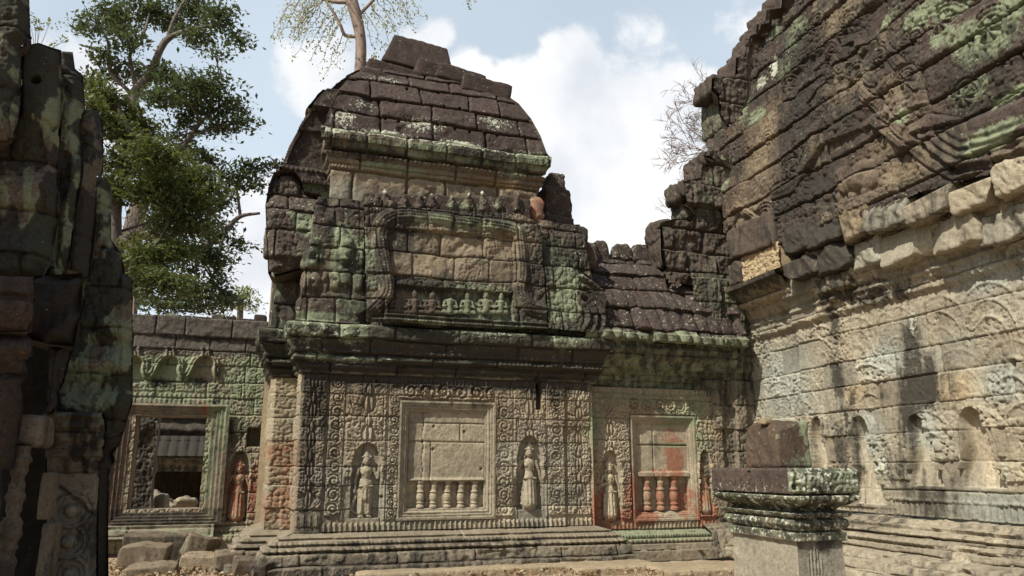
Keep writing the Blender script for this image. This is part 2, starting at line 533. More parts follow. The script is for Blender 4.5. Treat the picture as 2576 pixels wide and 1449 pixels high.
def lathe(g, base, prof, ns=20, st=None, tn=None):
    th = np.linspace(0, 2 * np.pi, ns + 1)
    pr = np.array(prof)
    v = np.stack([base[0] + pr[:, 1:2] * np.cos(th), base[1] + pr[:, 1:2] * np.sin(th), base[2] + pr[:, 0:1] + 0 * th], -1)
    g.add(v.reshape(-1, 3), gridfaces(ns + 1, len(pr)), st, tn)
    return g


def balprof(h, r):
    k = [(0, .95), (.05, 1.0), (.09, .98), (.10, .78), (.15, .74), (.17, .92), (.20, .95), (.22, .74), (.26, .78), (.30, .97), (.42, 1.0), (.50, .9),
         (.54, .78), (.57, .76), (.58, .93), (.62, .95), (.64, .76), (.70, .72), (.78, .86), (.84, .9), (.86, .72), (.90, .74), (.92, .95), (1., .95)]
    return [(a * h, b * r) for a, b in k]


# ------------------------------------------------------------------ materials
def mat_nodes(name):
    m = bpy.data.materials.new(name); m.use_nodes = True
    nt = m.node_tree; nt.nodes.clear()
    return m, nt, nt.nodes, nt.links


class NB:
    def __init__(s, nt): s.N = nt.nodes; s.L = nt.links

    def put(s, sock, x):
        if isinstance(x, (int, float)): sock.default_value = x
        elif isinstance(x, tuple): sock.default_value = x if len(x) == 4 or sock.type == 'VECTOR' else (*x, 1)
        else: s.L.new(x, sock)

    def math(s, op, a, b=0.0, c=None, clamp=False):
        m = s.N.new('ShaderNodeMath'); m.operation = op; m.use_clamp = clamp
        s.put(m.inputs[0], a); s.put(m.inputs[1], b)
        if c is not None: s.put(m.inputs[2], c)
        return m.outputs[0]

    def mix(s, f, a, b, mode='MIX'):
        m = s.N.new('ShaderNodeMix'); m.data_type = 'RGBA'; m.blend_type = mode
        s.put(m.inputs['Factor'], f); s.put(m.inputs['A'], a); s.put(m.inputs['B'], b)
        return m.outputs['Result']

    def noise(s, vec, scale, detail=4, rough=.55, dist=0.0):
        n = s.N.new('ShaderNodeTexNoise'); s.L.new(vec, n.inputs['Vector'])
        n.inputs['Scale'].default_value = scale; n.inputs['Detail'].default_value = detail
        n.inputs['Roughness'].default_value = rough; n.inputs['Distortion'].default_value = dist
        return n.outputs['Fac']

    def rng(s, x, a, b, c=0., d=1.):
        m = s.N.new('ShaderNodeMapRange'); m.inputs['From Min'].default_value = a; m.inputs['From Max'].default_value = b
        m.inputs['To Min'].default_value = c; m.inputs['To Max'].default_value = d
        s.put(m.inputs['Value'], x); return m.outputs[0]

    def mapping(s, vec, sc, loc=(0, 0, 0)):
        m = s.N.new('ShaderNodeMapping'); s.L.new(vec, m.inputs[0]); m.inputs['Scale'].default_value = sc; m.inputs['Location'].default_value = loc
        return m.outputs[0]


def stone_mat():
    m, nt, N, L = mat_nodes("weathered_sandstone"); b = NB(nt)
    out = N.new('ShaderNodeOutputMaterial'); bs = N.new('ShaderNodeBsdfPrincipled')
    L.new(bs.outputs[0], out.inputs[0])
    geo = N.new('ShaderNodeNewGeometry'); P = geo.outputs['Position']
    a1 = N.new('ShaderNodeAttribute'); a1.attribute_name = 'st'; a2 = N.new('ShaderNodeAttribute'); a2.attribute_name = 'tn'
    s1 = N.new('ShaderNodeSeparateColor'); L.new(a1.outputs['Color'], s1.inputs[0])
    s2 = N.new('ShaderNodeSeparateColor'); L.new(a2.outputs['Color'], s2.inputs[0])
    dark, green, red, white = s1.outputs[0], s1.outputs[1], s1.outputs[2], a1.outputs['Alpha']
    tint, brown, ochre, grey = s2.outputs[0], s2.outputs[1], s2.outputs[2], a2.outputs['Alpha']
    nL = b.noise(P, 1.6, 5, .6); nM = b.noise(P, 6.5, 6, .62, .3); nF = b.noise(P, 38, 5, .65); nG = b.noise(P, 160, 2, .6)
    nM2 = b.noise(b.mapping(P, (1, 1, 1), (7.3, 2.1, 4.4)), 9.0, 6, .62, .4)
    nS = b.noise(b.mapping(P, (5.5, 5.5, .7)), 1.3, 5, .6)
    nW = b.noise(b.mapping(P, (1, 1, 1), (1.3, 9.1, 3.4)), 17, 5, .65, .3)

    def msk(mk, n, k=5.0, gain=1.0):
        return b.math('MULTIPLY_ADD', b.math('ADD', mk, b.math('MULTIPLY_ADD', n, gain * 2.0, -gain - .5)), k, .5, clamp=True)
    c = b.mix(brown, (.365, .298, .195, 1), (.070, .051, .043, 1))
    c = b.mix(ochre, c, (.36, .255, .125, 1))
    c = b.mix(grey, c, (.30, .315, .265, 1))
    v = b.math('MULTIPLY', b.math('MULTIPLY_ADD', tint, .95, .52), b.rng(nL, .25, .75, .78, 1.22))
    v = b.math('MULTIPLY', v, b.rng(nM, .25, .75, .80, 1.2))
    v = b.math('MULTIPLY', v, b.rng(nF, .25, .75, .78, 1.22))
    v = b.math('MULTIPLY', v, b.rng(nG, .2, .8, .88, 1.12))
    c = b.mix(b.rng(nM2, .45, .7, 0, .35), c, b.mix(brown, (.42, .36, .25, 1), (.105, .08, .067, 1)))
    c = b.mix(1.0, c, v, 'MULTIPLY')
    gA = b.noise(P, 21, 7, .7, .2); gB = b.noise(P, 75, 4, .65)
    gm = b.rng(b.math('MULTIPLY_ADD', gA, .62, b.math('MULTIPLY', gB, .38)), .49, .60)
    am = b.math('MULTIPLY_ADD', brown, .40, b.rng(nL, .35, .65, .12, .55))
    c = b.mix(b.math('MULTIPLY', gm, am, clamp=True), c, b.mix(1.0, c, (.22, .21, .19, 1), 'MULTIPLY'))
    c = b.mix(b.math('MULTIPLY', msk(red, b.math('MULTIPLY_ADD', nM, .45, b.math('MULTIPLY_ADD', nF, .3, b.math('MULTIPLY', gA, .25))), 4.0, 1.75), .8), c, b.mix(nF, (.30, .085, .045, 1), (.24, .11, .07, 1)))
    gcol = b.mix(nM2, (.175, .215, .13, 1), (.315, .345, .215, 1))
    gcol = b.mix(b.rng(nF, .35, .65), b.mix(.35, gcol, (.07, .085, .055, 1)), gcol)
    c = b.mix(b.math('MULTIPLY', msk(green, b.math('MULTIPLY_ADD', nM, .45, b.math('MULTIPLY_ADD', nF, .3, b.math('MULTIPLY', gA, .25))), 5.5, 1.6), .88), c, gcol)
    dn = b.math('MULTIPLY_ADD', nS, .55, b.math('MULTIPLY', nM, .45))
    c = b.mix(b.math('MULTIPLY', msk(dark, b.math('MULTIPLY_ADD', dn, .8, b.math('MULTIPLY', nF, .2)), 3.2, 1.25), .9), c, b.mix(nF, (.022, .021, .018, 1), (.05, .045, .036, 1)))
    c = b.mix(b.math('MULTIPLY', msk(white, b.math('MULTIPLY_ADD', nW, .6, b.math('MULTIPLY', nF, .4)), 6, 1.4), .9), c, (.47, .49, .38, 1))
    # pin-prick lichen spots on every old surface
    vor = N.new('ShaderNodeTexVoronoi'); vor.inputs['Scale'].default_value = 9.0; L.new(P, vor.inputs['Vector'])
    sp = b.math('MULTIPLY', b.math('LESS_THAN', vor.outputs['Distance'], b.math('MULTIPLY_ADD', nF, .30, -.09)), b.rng(nL, .48, .62, 0, .55))
    c = b.mix(sp, c, (.40, .41, .33, 1))
    L.new(c, bs.inputs['Base Color'])
    bs.inputs['Roughness'].default_value = .92
    bs.inputs['Specular IOR Level'].default_value = .18
    hgt = b.math('ADD', b.math('MULTIPLY', nF, .6), b.math('MULTIPLY', nG, .35))
    bp = N.new('ShaderNodeBump'); bp.inputs['Strength'].default_value = .75; bp.inputs['Distance'].default_value = .018
    L.new(hgt, bp.inputs['Height']); L.new(bp.outputs[0], bs.inputs['Normal'])
    return m


def leaf_mat(name, c1, c2, trans=.35):
    m, nt, N, L = mat_nodes(name); b = NB(nt)
    out = N.new('ShaderNodeOutputMaterial')
    a = N.new('ShaderNodeAttribute'); a.attribute_name = 'tn'
    s = N.new('ShaderNodeSeparateColor'); L.new(a.outputs['Color'], s.inputs[0])
    c = b.mix(s.outputs[0], c1, c2)
    d = N.new('ShaderNodeBsdfPrincipled'); L.new(c, d.inputs['Base Color']); d.inputs['Roughness'].default_value = .5
    d.inputs['Specular IOR Level'].default_value = .3
    t = N.new('ShaderNodeBsdfTranslucent'); L.new(b.mix(.5, c, (c2[0] * 1.3, c2[1] * 1.2, c2[2] * .6, 1)), t.inputs['Color'])
    mx = N.new('ShaderNodeMixShader'); mx.inputs[0].default_value = trans
    L.new(d.outputs[0], mx.inputs[1]); L.new(t.outputs[0], mx.inputs[2]); L.new(mx.outputs[0], out.inputs[0])
    return m


def bark_mat(name, c1, c2):
    m, nt, N, L = mat_nodes(name); b = NB(nt)
    out = N.new('ShaderNodeOutputMaterial'); bs = N.new('ShaderNodeBsdfPrincipled'); L.new(bs.outputs[0], out.inputs[0])
    geo = N.new('ShaderNodeNewGeometry'); P = geo.outputs['Position']
    n = b.noise(b.mapping(P, (1, 1, .5)), 3.0, 7, .7); n2 = b.noise(b.mapping(P, (1, 1, .4)), 14, 5, .6)
    c = b.mix(b.rng(n, .35, .65), c1, c2); c = b.mix(1.0, c, b.rng(n2, .3, .7, .7, 1.25), 'MULTIPLY')
    L.new(c, bs.inputs['Base Color']); bs.inputs['Roughness'].default_value = .9
    bp = N.new('ShaderNodeBump'); bp.inputs['Distance'].default_value = .03; bp.inputs['Strength'].default_value = .6
    L.new(n2, bp.inputs['Height']); L.new(bp.outputs[0], bs.inputs['Normal'])
    return m


def ground_mat():
    m, nt, N, L = mat_nodes("sandy_ground"); b = NB(nt)
    out = N.new('ShaderNodeOutputMaterial'); bs = N.new('ShaderNodeBsdfPrincipled'); L.new(bs.outputs[0], out.inputs[0])
    geo = N.new('ShaderNodeNewGeometry'); P = geo.outputs['Position']
    n = b.noise(P, 1.3, 6, .6); n2 = b.noise(P, 30, 5, .65)
    c = b.mix(n, (.36, .26, .165, 1), (.27, .2, .13, 1)); c = b.mix(1.0, c, b.rng(n2, .3, .7, .75, 1.2), 'MULTIPLY')
    L.new(c, bs.inputs['Base Color']); bs.inputs['Roughness'].default_value = .95
    bp = N.new('ShaderNodeBump'); bp.inputs['Distance'].default_value = .02; L.new(n2, bp.inputs['Height']); L.new(bp.outputs[0], bs.inputs['Normal'])
    return m


STONE = stone_mat()
GROUND = ground_mat()


class Stain:
    """stain patches given by where they sit on the wall: kind, u, v, ru, rv, strength"""

    def __init__(s, fr, lst, off=0.0):
        s.l = []
        for k, px, py, rx, ry, a in lst:
            u, v = fr.uv(px, py, off); u2, _ = fr.uv(px + rx, py, off); _, v2 = fr.uv(px, py - ry, off)
            s.l.append((k, u, v, max(abs(u2 - u), .02), max(abs(v2 - v), .02), a))

    def get(s, k, U, V):
        t = np.zeros_like(U)
        for kk, u, v, ru, rv, a in s.l:
            if kk == k: t = np.maximum(t, a * np.exp(-(((U - u) / ru) ** 2 + ((V - v) / rv) ** 2) ** 1.3 * .7))
        return t

# ------------------------------------------------------------------ plan of the court
CF = Frame(corner(746, 12.6), math.radians(19))
WF = CF.shift(0, -.22)
RF = Frame(corner(2138, 13.0), math.radians(15.5 - 90))
_b = at(330, 1176, 15.6)
BF = Frame(_b[:2], math.radians(19))


def steps(vb0, vb1, lo, hi, seed):
    r = random.Random(seed); v = [vb0]
    while v[-1] < vb1: v.append(v[-1] + lo + (hi - lo) * r.random())
    return v


def rect_frame(g, fr, u0, u1, v0, v1, prof, attr=None, wob=.0, w=None, du=.012, base=0.0):
    w = w or prof[-1][0]
    px = [p[0] for p in prof]; py = [p[1] for p in prof]

    def D(U, V):
        a = fbm(U * 2, V * 2, 3, 2) - .5
        return np.minimum(np.minimum(U - u0, u1 - U), np.minimum(V - v0, v1 - V)) + a * wob
    sheet(g, fr, u0 - .005, u1 + .005, v0 - .005, v1 + .005, du, du, None,
          lambda U, V: base + np.interp(D(U, V), px, py) + (fbm(U * 14, V * 14, 8, 3) - .5) * .012, 0, 0, attr,
          lambda U, V: np.minimum(np.minimum(U - u0, u1 - U), np.minimum(V - v0, v1 - V)) < w)
    return g


def blockattr(B, U, V, base):
    """tint layers from per-block randoms; base = dict of scalar or arrays"""
    h, d, (r1, r2, r3, r4) = B
    z = np.zeros_like(U)
    return h, r1, r2, r3, r4


# ================================================================== central pavilion
WC = 5.12
CPROF = [(0, .56), (.16, .55), (.17, .50), (.33, .47), (.345, .40), (.385, .43), (.42, .40), (.43, .32), (.47, .34), (.51, .30), (.515, .2), (.545, .22), (.565, .16), (.60, .05), (.61, .0),
         (3.08, 0), (3.10, .03), (3.17, .04), (3.19, .08), (3.23, .10), (3.27, .08), (3.28, .14), (3.34, .17), (3.40, .14), (3.42, .16), (3.52, .18), (3.60, .23), (3.65, .26), (3.66, .29),
         (3.86, .31), (3.89, .28), (3.91, .18), (3.96, .12), (4.9, .06), (6.0, -.06), (6.16, -.12), (6.2, -.40), (6.24, -.43),
         (6.80, -.43), (6.83, -.40), (6.91, -.40), (6.93, -.36), (6.98, -.34), (7.02, -.37), (7.04, -.33), (7.1, -.31), (7.14, -.36), (7.16, -.30), (7.28, -.27), (7.30, -.22), (7.50, -.20), (7.53, -.24),
         (7.62, -.28), (8.0, -.37), (8.4, -.51), (8.8, -.71), (9.1, -.95), (9.3, -1.12), (9.42, -1.45), (9.5, -2.0), (9.54, -2.5)]
pav = thing('temple_pavilion', 'domed stone pavilion with carved goddesses and a blind window in the middle', 'pavilion',
            (*CF.pos(np.float64(2.5), np.float64(0), np.float64(0))[:2], 0))


def leftframe(fr, ln): return Frame(fr.o - fr.n * ln, fr.ang - math.pi / 2)


def rightframe(fr, w): return Frame(fr.o + fr.u * w, fr.ang + math.pi / 2)


LN = 0.85
CL = leftframe(CF, LN)                      # left flank of the front block
RED = CF.shift(-.40, -LN)                   # the redent standing behind it
RL = leftframe(RED, 2.2)
CR = rightframe(CF, WC)
F1 = CF.uvs([(873, 1128), (963, 1304), (1292, 1110), (1367, 1287)])

BW = Blocks([.60, .95, 1.32, 1.62, 2.03, 2.42, 2.78, 3.12], 0, WC, .55, 1.1, 3, j=.006, dep=.03, rr=.02, rnd=.008, off=.008, tilt=.006, wob=.02)
win = [CF.uv(1006, 1008), CF.uv(1243, 1303)]
wu0, wu1, wv0, wv1 = win[0][0], win[1][0], win[1][1], win[0][1]
iu0 = CF.uv(1035, 1150)[0]; iu1 = CF.uv(1213, 1150)[0]; iv0 = CF.uv(1120, 1278)[1]; iv1 = CF.uv(1120, 1036)[1]
bal_top = CF.uv(1130, 1212, -.05)[1]
NICH = []     # (uc, foot, hw, ys, yt, depth)
d1u, d1v = CF.uv(917, 1303); d1t = CF.uv(917, 1127)[1]
d2u, d2v = CF.uv(1332, 1282); d2t = CF.uv(1332, 1108)[1]
NICH = [(d1u, d1v, .235, .74, d1t - d1v + .08, .075), (d2u, d2v, .235, .74, d2t - d2v + .08, .075)]
GAP = [CF.uv(1347, 962), CF.uv(1362, 1031)]
HOLES = CF.uvs([(1157, 992), (1093, 1072), (1091, 1130), (1170, 1086), (1212, 1180), (1012, 1172), (1066, 1110), (873, 1045), (870, 1175), (948, 960), (1375, 1178), (1262, 1085), (1240, 1097), (1351, 1097), (960, 1250)])


def apply_niches(h, U, V, nl):
    for uc, v0, hw, ys, yt, dp in nl:
        y = V - v0; q = niche_shape(U - uc, y, hw, ys, yt)
        q = np.where(y < -.0, -1, q)
        ins = ss(-.004, .012, q)
        rim = gau((q + .028) / .016) * (y > ys * .75) * (y < yt + .1)
        th = np.arctan2(y - ys, U - uc)
        fl = ss(-.15, -.05, q) * (q < -.045) * (y > ys) * np.abs(np.cos(th * 9))
        h = h * (1 - ins) - dp * ins + (.03 * rim + .025 * fl) * (1 - ins)
    return h


def holes(h, U, V, hl, r=.022, dp=.05):
    for hu, hv in hl:
        h = h - dp * ss(r * 1.15, r * .8, np.hypot(U - hu, (V - hv) * .85))
    return h


def c_wall(U, V):
    b, d, _ = BW.ev(U, V)
    o = np.zeros_like(U)
    bd = (V > .78) & (V < 2.96)
    o = np.where((U < .40) & (V > .98) & (V < 3.0), flames(U, V, .2, .19, .98, .46, 1) * .085, o)
    o = np.where((U < .40) & (V < .98), .02 + .03 * petals(U, V - .72, .1, .16) * (V > .7), o)
    s1 = (U > .46) & (U < .70) & (V > .86)
    o = np.where(s1, scrolls(U, V, .58, .86, .108, 2) * .065, o)
    o = o - .05 * box1(U, .405, .455) * (V > .75)
    o = np.where((U > .74) & (U < 1.38) & bd & (V > 1.95), flames(U, V, d1u, .30, 1.98, .5, 5) * .075, o)
    o = np.where((U > .74) & (U < 1.38) & bd & (V <= 1.95) & (V > .95), leafy(U, V, 22, 6, d1u) * .05 * (V > 1.45), o)
    o = np.where((U > 1.43) & (U < 1.60) & bd, scrolls(U, V, 1.515, .80, .082, 8) * .07, o)
    lint = (U > wu0) & (U < 3.22) & (V > wv1 + .04) & (V < 2.99)
    vc = (wv1 + .04 + 2.99) / 2
    o = np.where(lint, scrolls(V, U, vc, wu0 + .02, .145, 9) * .085, o)
    o = np.where((U > 3.27) & (U < 3.58) & (V > .80) & (V < 2.96), scrolls(U, V, 3.43, .80, .115, 12) * .06, o)
    o = np.where((U > 3.62) & (U < 4.20) & (V > 1.9) & (V < 2.96), flames(U, V, d2u, .27, 1.96, .52, 15) * .07, o)
    o = np.where((U > 3.62) & (U < 4.20) & (V > 1.4) & (V <= 1.9), leafy(U, V, 22, 16, d2u) * .05, o)
    o = np.where((U > 4.24) & (U < 4.56) & (V > .80) & (V < 2.96), scrolls(U, V, 4.40, .82, .11, 18) * .06, o)
    o = np.where((U > 4.63) & (U < 5.06) & (V > .80) & (V < 2.96), flames(U, V, 4.85, .21, 1.1, .44, 21) * .08, o)
    # narrow raised fillets between the strips
    for e in (.73, 1.40, 1.625, 3.245, 3.60, 4.22, 4.60, 5.09):
        o = np.maximum(o, .028 * gau((U - e) / .014) * bd)
    pb = (V > .615) & (V < .76)
    o = np.where(pb & (U > .42), petals(U, V - .62, .085, .13) * .05, o)
    tf = (V > 2.97) & (V < 3.08)
    o = np.where(tf & (U > .0), petals(U, 3.08 - V, .07, .11) * .03, o)
    # niches, window recess, missing stone
    o = apply_niches(o, U, V, NICH)
    inw = box1(U, wu0 + .03, wu1 - .03, .01) * box1(V, wv0 + .03, wv1 - .03, .01)
    o = o * (1 - inw) - .13 * inw
    gp = box1(U, GAP[0][0], GAP[1][0], .012) * box1(V, GAP[1][1], GAP[0][1], .012)
    o = o * (1 - gp) - .22 * gp
    o = holes(o, U, V, HOLES)
    worn = fbm(U * 3, V * 3, 40, 3)
    o = o * (.7 + .4 * ss(.3, .6, worn))
    step4 = np.where(U > 4.58, -.05, 0) + np.where((U > 4.22) & (V > 2.32), .03, 0)
    return o + b * (1 - inw) * (1 - gp) + step4 + (fbm(U * 22, V * 22, 4, 3) - .5) * .014


C_ST = Stain(CF, [('d', 780, 1000, 48, 120, .48), ('d', 790, 1330, 45, 60, .4), ('d', 1100, 960, 330, 16, .7), ('d', 900, 1010, 40, 50, .35), ('d', 840, 1150, 25, 150, .30),
                  ('r', 1503, 1290, 14, 60, .95), ('r', 915, 1040, 40, 30, .12), ('g', 1060, 1318, 190, 16, .38), ('g', 905, 1230, 60, 110, .26), ('g', 1000, 1150, 60, 160, .2), ('g', 1490, 1080, 22, 60, .6),
                  ('d', 1060, 1250, 30, 60, .2), ('b', 1230, 1100, 70, 100, .3), ('b', 780, 1200, 45, 160, .55), ('d', 1375, 980, 70, 60, .3),
                  ('o', 1120, 1140, 60, 60, .25), ('y', 1340, 1220, 120, 120, .3), ('y', 930, 1240, 120, 120, .3)])


def c_wall_attr(U, V, H):
    _, d, (r1, r2, r3, r4) = BW.ev(U, V)
    tint = .46 + .3 * (r1 - .5)
    G = C_ST.get
    return (A4(U, G('d', U, V) * 1.1 + .12 + .35 * ss(2.7, 3.05, V), G('g', U, V) + .0, G('r', U, V), .0),
            A4(U, tint, .12 + .25 * (r2 > .75) + G('b', U, V), G('o', U, V) + .12 * r3, .25 * r4 + G('y', U, V)))


BS = Blocks([.0, .16, .34, .62], -1, WC + .5, .9, 1.7, 9, j=.008, dep=.03, rr=.03, rnd=.02, off=.014, tilt=.02, wob=.03)


def c_base(U, V):
    b, d, _ = BS.ev(U, V)
    o = np.zeros_like(U)
    o = np.where((V > .345) & (V < .425), beads(U, V - .345, .11, .08) * .045, o)
    o = np.where((V > .43) & (V < .51), beads(U, V - .43, .075, .08) * .03, o)
    o = np.where((V > .17) & (V < .33), leafy(U, V, 17, 31) * .025 * (fbm(U * 2, V * 2, 3, 2) > .42), o)
    o = np.where((V < .15), scrolls(V, U, .08, 0, .07, 33) * .02, o)
    er = ss(.55, .75, fbm(U * 2.2, V * 2.2, 51, 4))
    return (o + b) * (1 - .4 * er) - er * .05 + (fbm(U * 9, V * 9, 52, 4) - .5) * .035


def c_base_attr(U, V, H):
    _, d, (r1, r2, r3, r4) = BS.ev(U, V)
    n = fbm(U * 1.5, V * 1.5, 61, 3)
    return (A4(U, .22 + .3 * ss(.3, .7, n) * (V < .5), .22 + .25 * ss(4.6, 6, U), .0, .08),
            A4(U, .42 + .2 * (r1 - .5), .42 + .3 * ss(.4, .1, V), .1 * r3, .15))


BC = Blocks([3.1, 3.29, 3.42, 3.66, 3.92], -1, WC + .6, .7, 1.5, 19, j=.009, dep=.05, rr=.03, rnd=.02, off=.02, tilt=.03, wob=.03)
CC_ST = Stain(CF, [('g', 760, 838, 60, 40, .62), ('g', 880, 835, 50, 32, .75), ('g', 1150, 830, 90, 20, .35), ('g', 800, 890, 60, 10, .85), ('g', 870, 900, 120, 8, .8), ('g', 1420, 850, 40, 25, .45),
                  ('g', 1230, 845, 60, 25, .5), ('k', 1420, 890, 90, 45, .75)], .3)


def c_corn(U, V):
    b, d, _ = BC.ev(U, V)
    o = np.where((V > 3.42) & (V < 3.5), beads(U, V - 3.42, .12, .08) * .03, 0 * U)
    o = np.where((V > 3.28) & (V < 3.40) & (U > 3.2), beads(U, V - 3.30, .08, .09) * .03, o)
    o = np.where((V > 3.68) & (V < 3.84), leafy(U, V, 16, 71) * .02, o)
    er = ss(.58, .75, fbm(U * 1.8, V * 2.5, 72, 4))
    return o + b - er * .07 + (fbm(U * 7, V * 9, 73, 4) - .5) * .05


def c_corn_attr(U, V, H):
    _, d, (r1, r2, r3, r4) = BC.ev(U, V)
    g = CC_ST.get('g', U, V); k = CC_ST.get('k', U, V)
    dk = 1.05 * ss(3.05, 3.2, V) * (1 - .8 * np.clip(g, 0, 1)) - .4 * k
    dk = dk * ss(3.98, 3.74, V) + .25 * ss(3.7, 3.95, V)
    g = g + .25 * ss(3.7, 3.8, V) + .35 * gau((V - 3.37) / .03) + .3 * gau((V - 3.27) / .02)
    return (A4(U, dk, g * 1.0 + .36, 0, .08 + .25 * (g > .5)), A4(U, .40 + .2 * (r1 - .5), .45 - .3 * k, 0, .2))


# ---- the upper storey with its pediment
BP = Blocks([3.9, 4.34, 4.80, 5.22, 5.62, 6.0, 6.3], -1.5, WC + .6, .42, .85, 27, j=.010, dep=.05, rr=.05, rnd=.02, off=.025, tilt=.03, wob=.035)
q = lambda x, y: (615.6 + x * .3554, 473.6 + y * .3554)
OFFP = .1
NAGA = CF.uvs([q(*p) for p in [(880, 880), (985, 760), (985, 620), (955, 450), (950, 310), (1010, 215), (1150, 190), (1400, 215), (1660, 255), (1890, 300), (1935, 370), (1945, 600), (1925, 740), (1990, 850), (2080, 880)]], OFFP)
NAGA = curve(NAGA)
CENTRE = CF.uvs([q(*p) for p in [(870, 1000), (860, 100), (2090, 200), (2120, 1010)]], OFFP)
TYMP = CF.uvs([q(*p) for p in [(1030, 660), (1000, 330), (1070, 290), (1890, 350), (1900, 680)]], OFFP)
FIGROW = CF.uvs([q(1020, 895), q(1860, 895), q(1020, 690)], OFFP)
CP_ST = Stain(CF, [('g', *q(760, 500), 42, 62, .85), ('g', *q(470, 430), 30, 40, .7), ('g', *q(690, 320), 25, 30, .6), ('g', *q(1550, 250), 120, 12, .85), ('g', *q(1230, 220), 22, 9, .7),
                  ('g', *q(1600, 950), 130, 22, .95), ('g', *q(1600, 820), 95, 28, .7), ('g', *q(2230, 470), 40, 35, .85), ('g', *q(2260, 620), 36, 40, .95), ('g', *q(2230, 900), 40, 40, .9), ('g', *q(900, 640), 12, 30, .7),
                  ('g', *q(500, 910), 80, 10, .8), ('g', *q(750, 830), 30, 26, .6), ('g', *q(1130, 940), 60, 14, .7), ('g', *q(250, 560), 14, 120, .6), ('g', *q(1560, 710), 90, 12, .5), ('g', *q(2230, 780), 30, 20, .7),
                  ('t', *q(1450, 380), 150, 40, .9), ('t', *q(1420, 540), 150, 40, .7), ('t', *q(1850, 420), 70, 45, .8), ('t', *q(1230, 800), 80, 24, .6), ('t', *q(1810, 560), 60, 40, .6), ('t', *q(600, 640), 110, 30, .4),
                  ('o', *q(2130, 770), 14, 22, 1.), ('w', *q(370, 250), 20, 14, .7), ('d', *q(1080, 330), 30, 30, .5), ('d', *q(1200, 690), 60, 14, .7), ('d', *q(2010, 800), 40, 60, .3), ('d', *q(350, 400), 40, 50, .3),
                  ('d', *q(960, 500), 14, 70, .4)], OFFP)
LUMPS = []
for (x, y, rx, ry, hh) in [(480, 490, 75, 90, .10), (720, 430, 60, 130, .13), (690, 330, 50, 70, .08), (330, 480, 60, 90, .08), (430, 640, 50, 75, .09), (360, 640, 35, 75, .08), (500, 650, 45, 70, .07), (640, 650, 45, 80, .09),
                           (720, 640, 45, 80, .09), (800, 660, 45, 80, .08), (570, 660, 25, 85, .06), (330, 830, 45, 80, .07), (380, 330, 70, 60, .07), (820, 480, 45, 80, .06), (500, 400, 50, 60, .06)]:
    u, v = CF.uv(*q(x, y), OFFP); LUMPS.append((u, v, rx * .3554 / 2014 * 13, ry * .3554 / 2014 * 13, hh))


def c_store(U, V):
    b, d, _ = BP.ev(U, V)
    o = np.zeros_like(U)
    for u, v, ru, rv, hh in LUMPS:
        r2 = ((U - u) / ru) ** 2 + ((V - v) / rv) ** 2
        o = np.maximum(o, hh * np.sqrt(np.clip(1 - r2, 0, 1)))
    left = (U < .8) & (V > 5.0)
    o = o + left * leafy(U, V, 13, 81) * .03
    o = o + .05 * leafy(U, V, 14, 84) * (U > 4.15)
    er = ss(.6, .8, fbm(U * 2, V * 2, 85, 4))
    top = ss(5.75, 6.05, V) * (fbm(U * 3, V * 0 + 3, 86, 3) - .45) * .25
    return o + b - er * .08 - np.maximum(top, 0) + (fbm(U * 8, V * 8, 87, 4) - .5) * .05


def c_store_attr(U, V, H):
    _, d, (r1, r2, r3, r4) = BP.ev(U, V)
    G = lambda k: CP_ST.get(k, U, V)
    n = fbm(U * 1.3, V * 1.3, 88, 3)
    return (A4(U, .46 + .3 * ss(.4, .65, n) + G('d') - .4 * G('t'), G('g') * 1.1 + .26, 0, G('w') + .18),
            A4(U, .42 + .3 * (r1 - .5), np.clip(.92 + .1 * ss(5.7, 6.1, V) - .62 * G('t') - .3 * (r2 > .7), 0, 1), G('o'), .0))


def c_ped(U, V):
    b, d, _ = BP.ev(U, V)
    dn, al = pdist(U, V, NAGA)
    rings = .5 + .5 * np.cos(dn / .105 * np.pi * 3.2)
    nh = np.sqrt(np.clip(1 - (dn / .16) ** 2, 0, 1))
    o = (nh * .10 + nh * rings * .018) * (.6 + .6 * fbm(U * 2, V * 2, 99, 3)) + (nh > .2) * .012 * beads(al, dn - .02, .05, .06)
    t = inpoly(U, V, TYMP) & (dn > .12)
    o = np.where(t, (leafy(U, V, 15, 91) * .035 * ss(.4, .6, fbm(U * 2.5, V * 2.5, 92, 3))) - .03, o)
    frow = (U > FIGROW[0][0] - .05) & (U < FIGROW[1][0] + .05) & (V > FIGROW[0][1] - .02) & (V < FIGROW[2][1]) & (dn > .13)
    o = np.where(frow, -.08, o)
    led = (V < FIGROW[0][1] - .02) & (U > FIGROW[0][0] - .3)
    o = np.where(led, .05 + .03 * np.cos((V - 4.0) / .085 * 2 * np.pi) + .02 * beads(U, np.mod(V, .17) - .04, .06, .08), o)
    o = np.where((dn > .15) & ~t & ~frow & ~led, leafy(U, V, 14, 93) * .05, o)
    er = ss(.6, .8, fbm(U * 2, V * 2, 85, 4))
    return o + b * .8 - er * .05 + (fbm(U * 9, V * 9, 97, 4) - .5) * .035


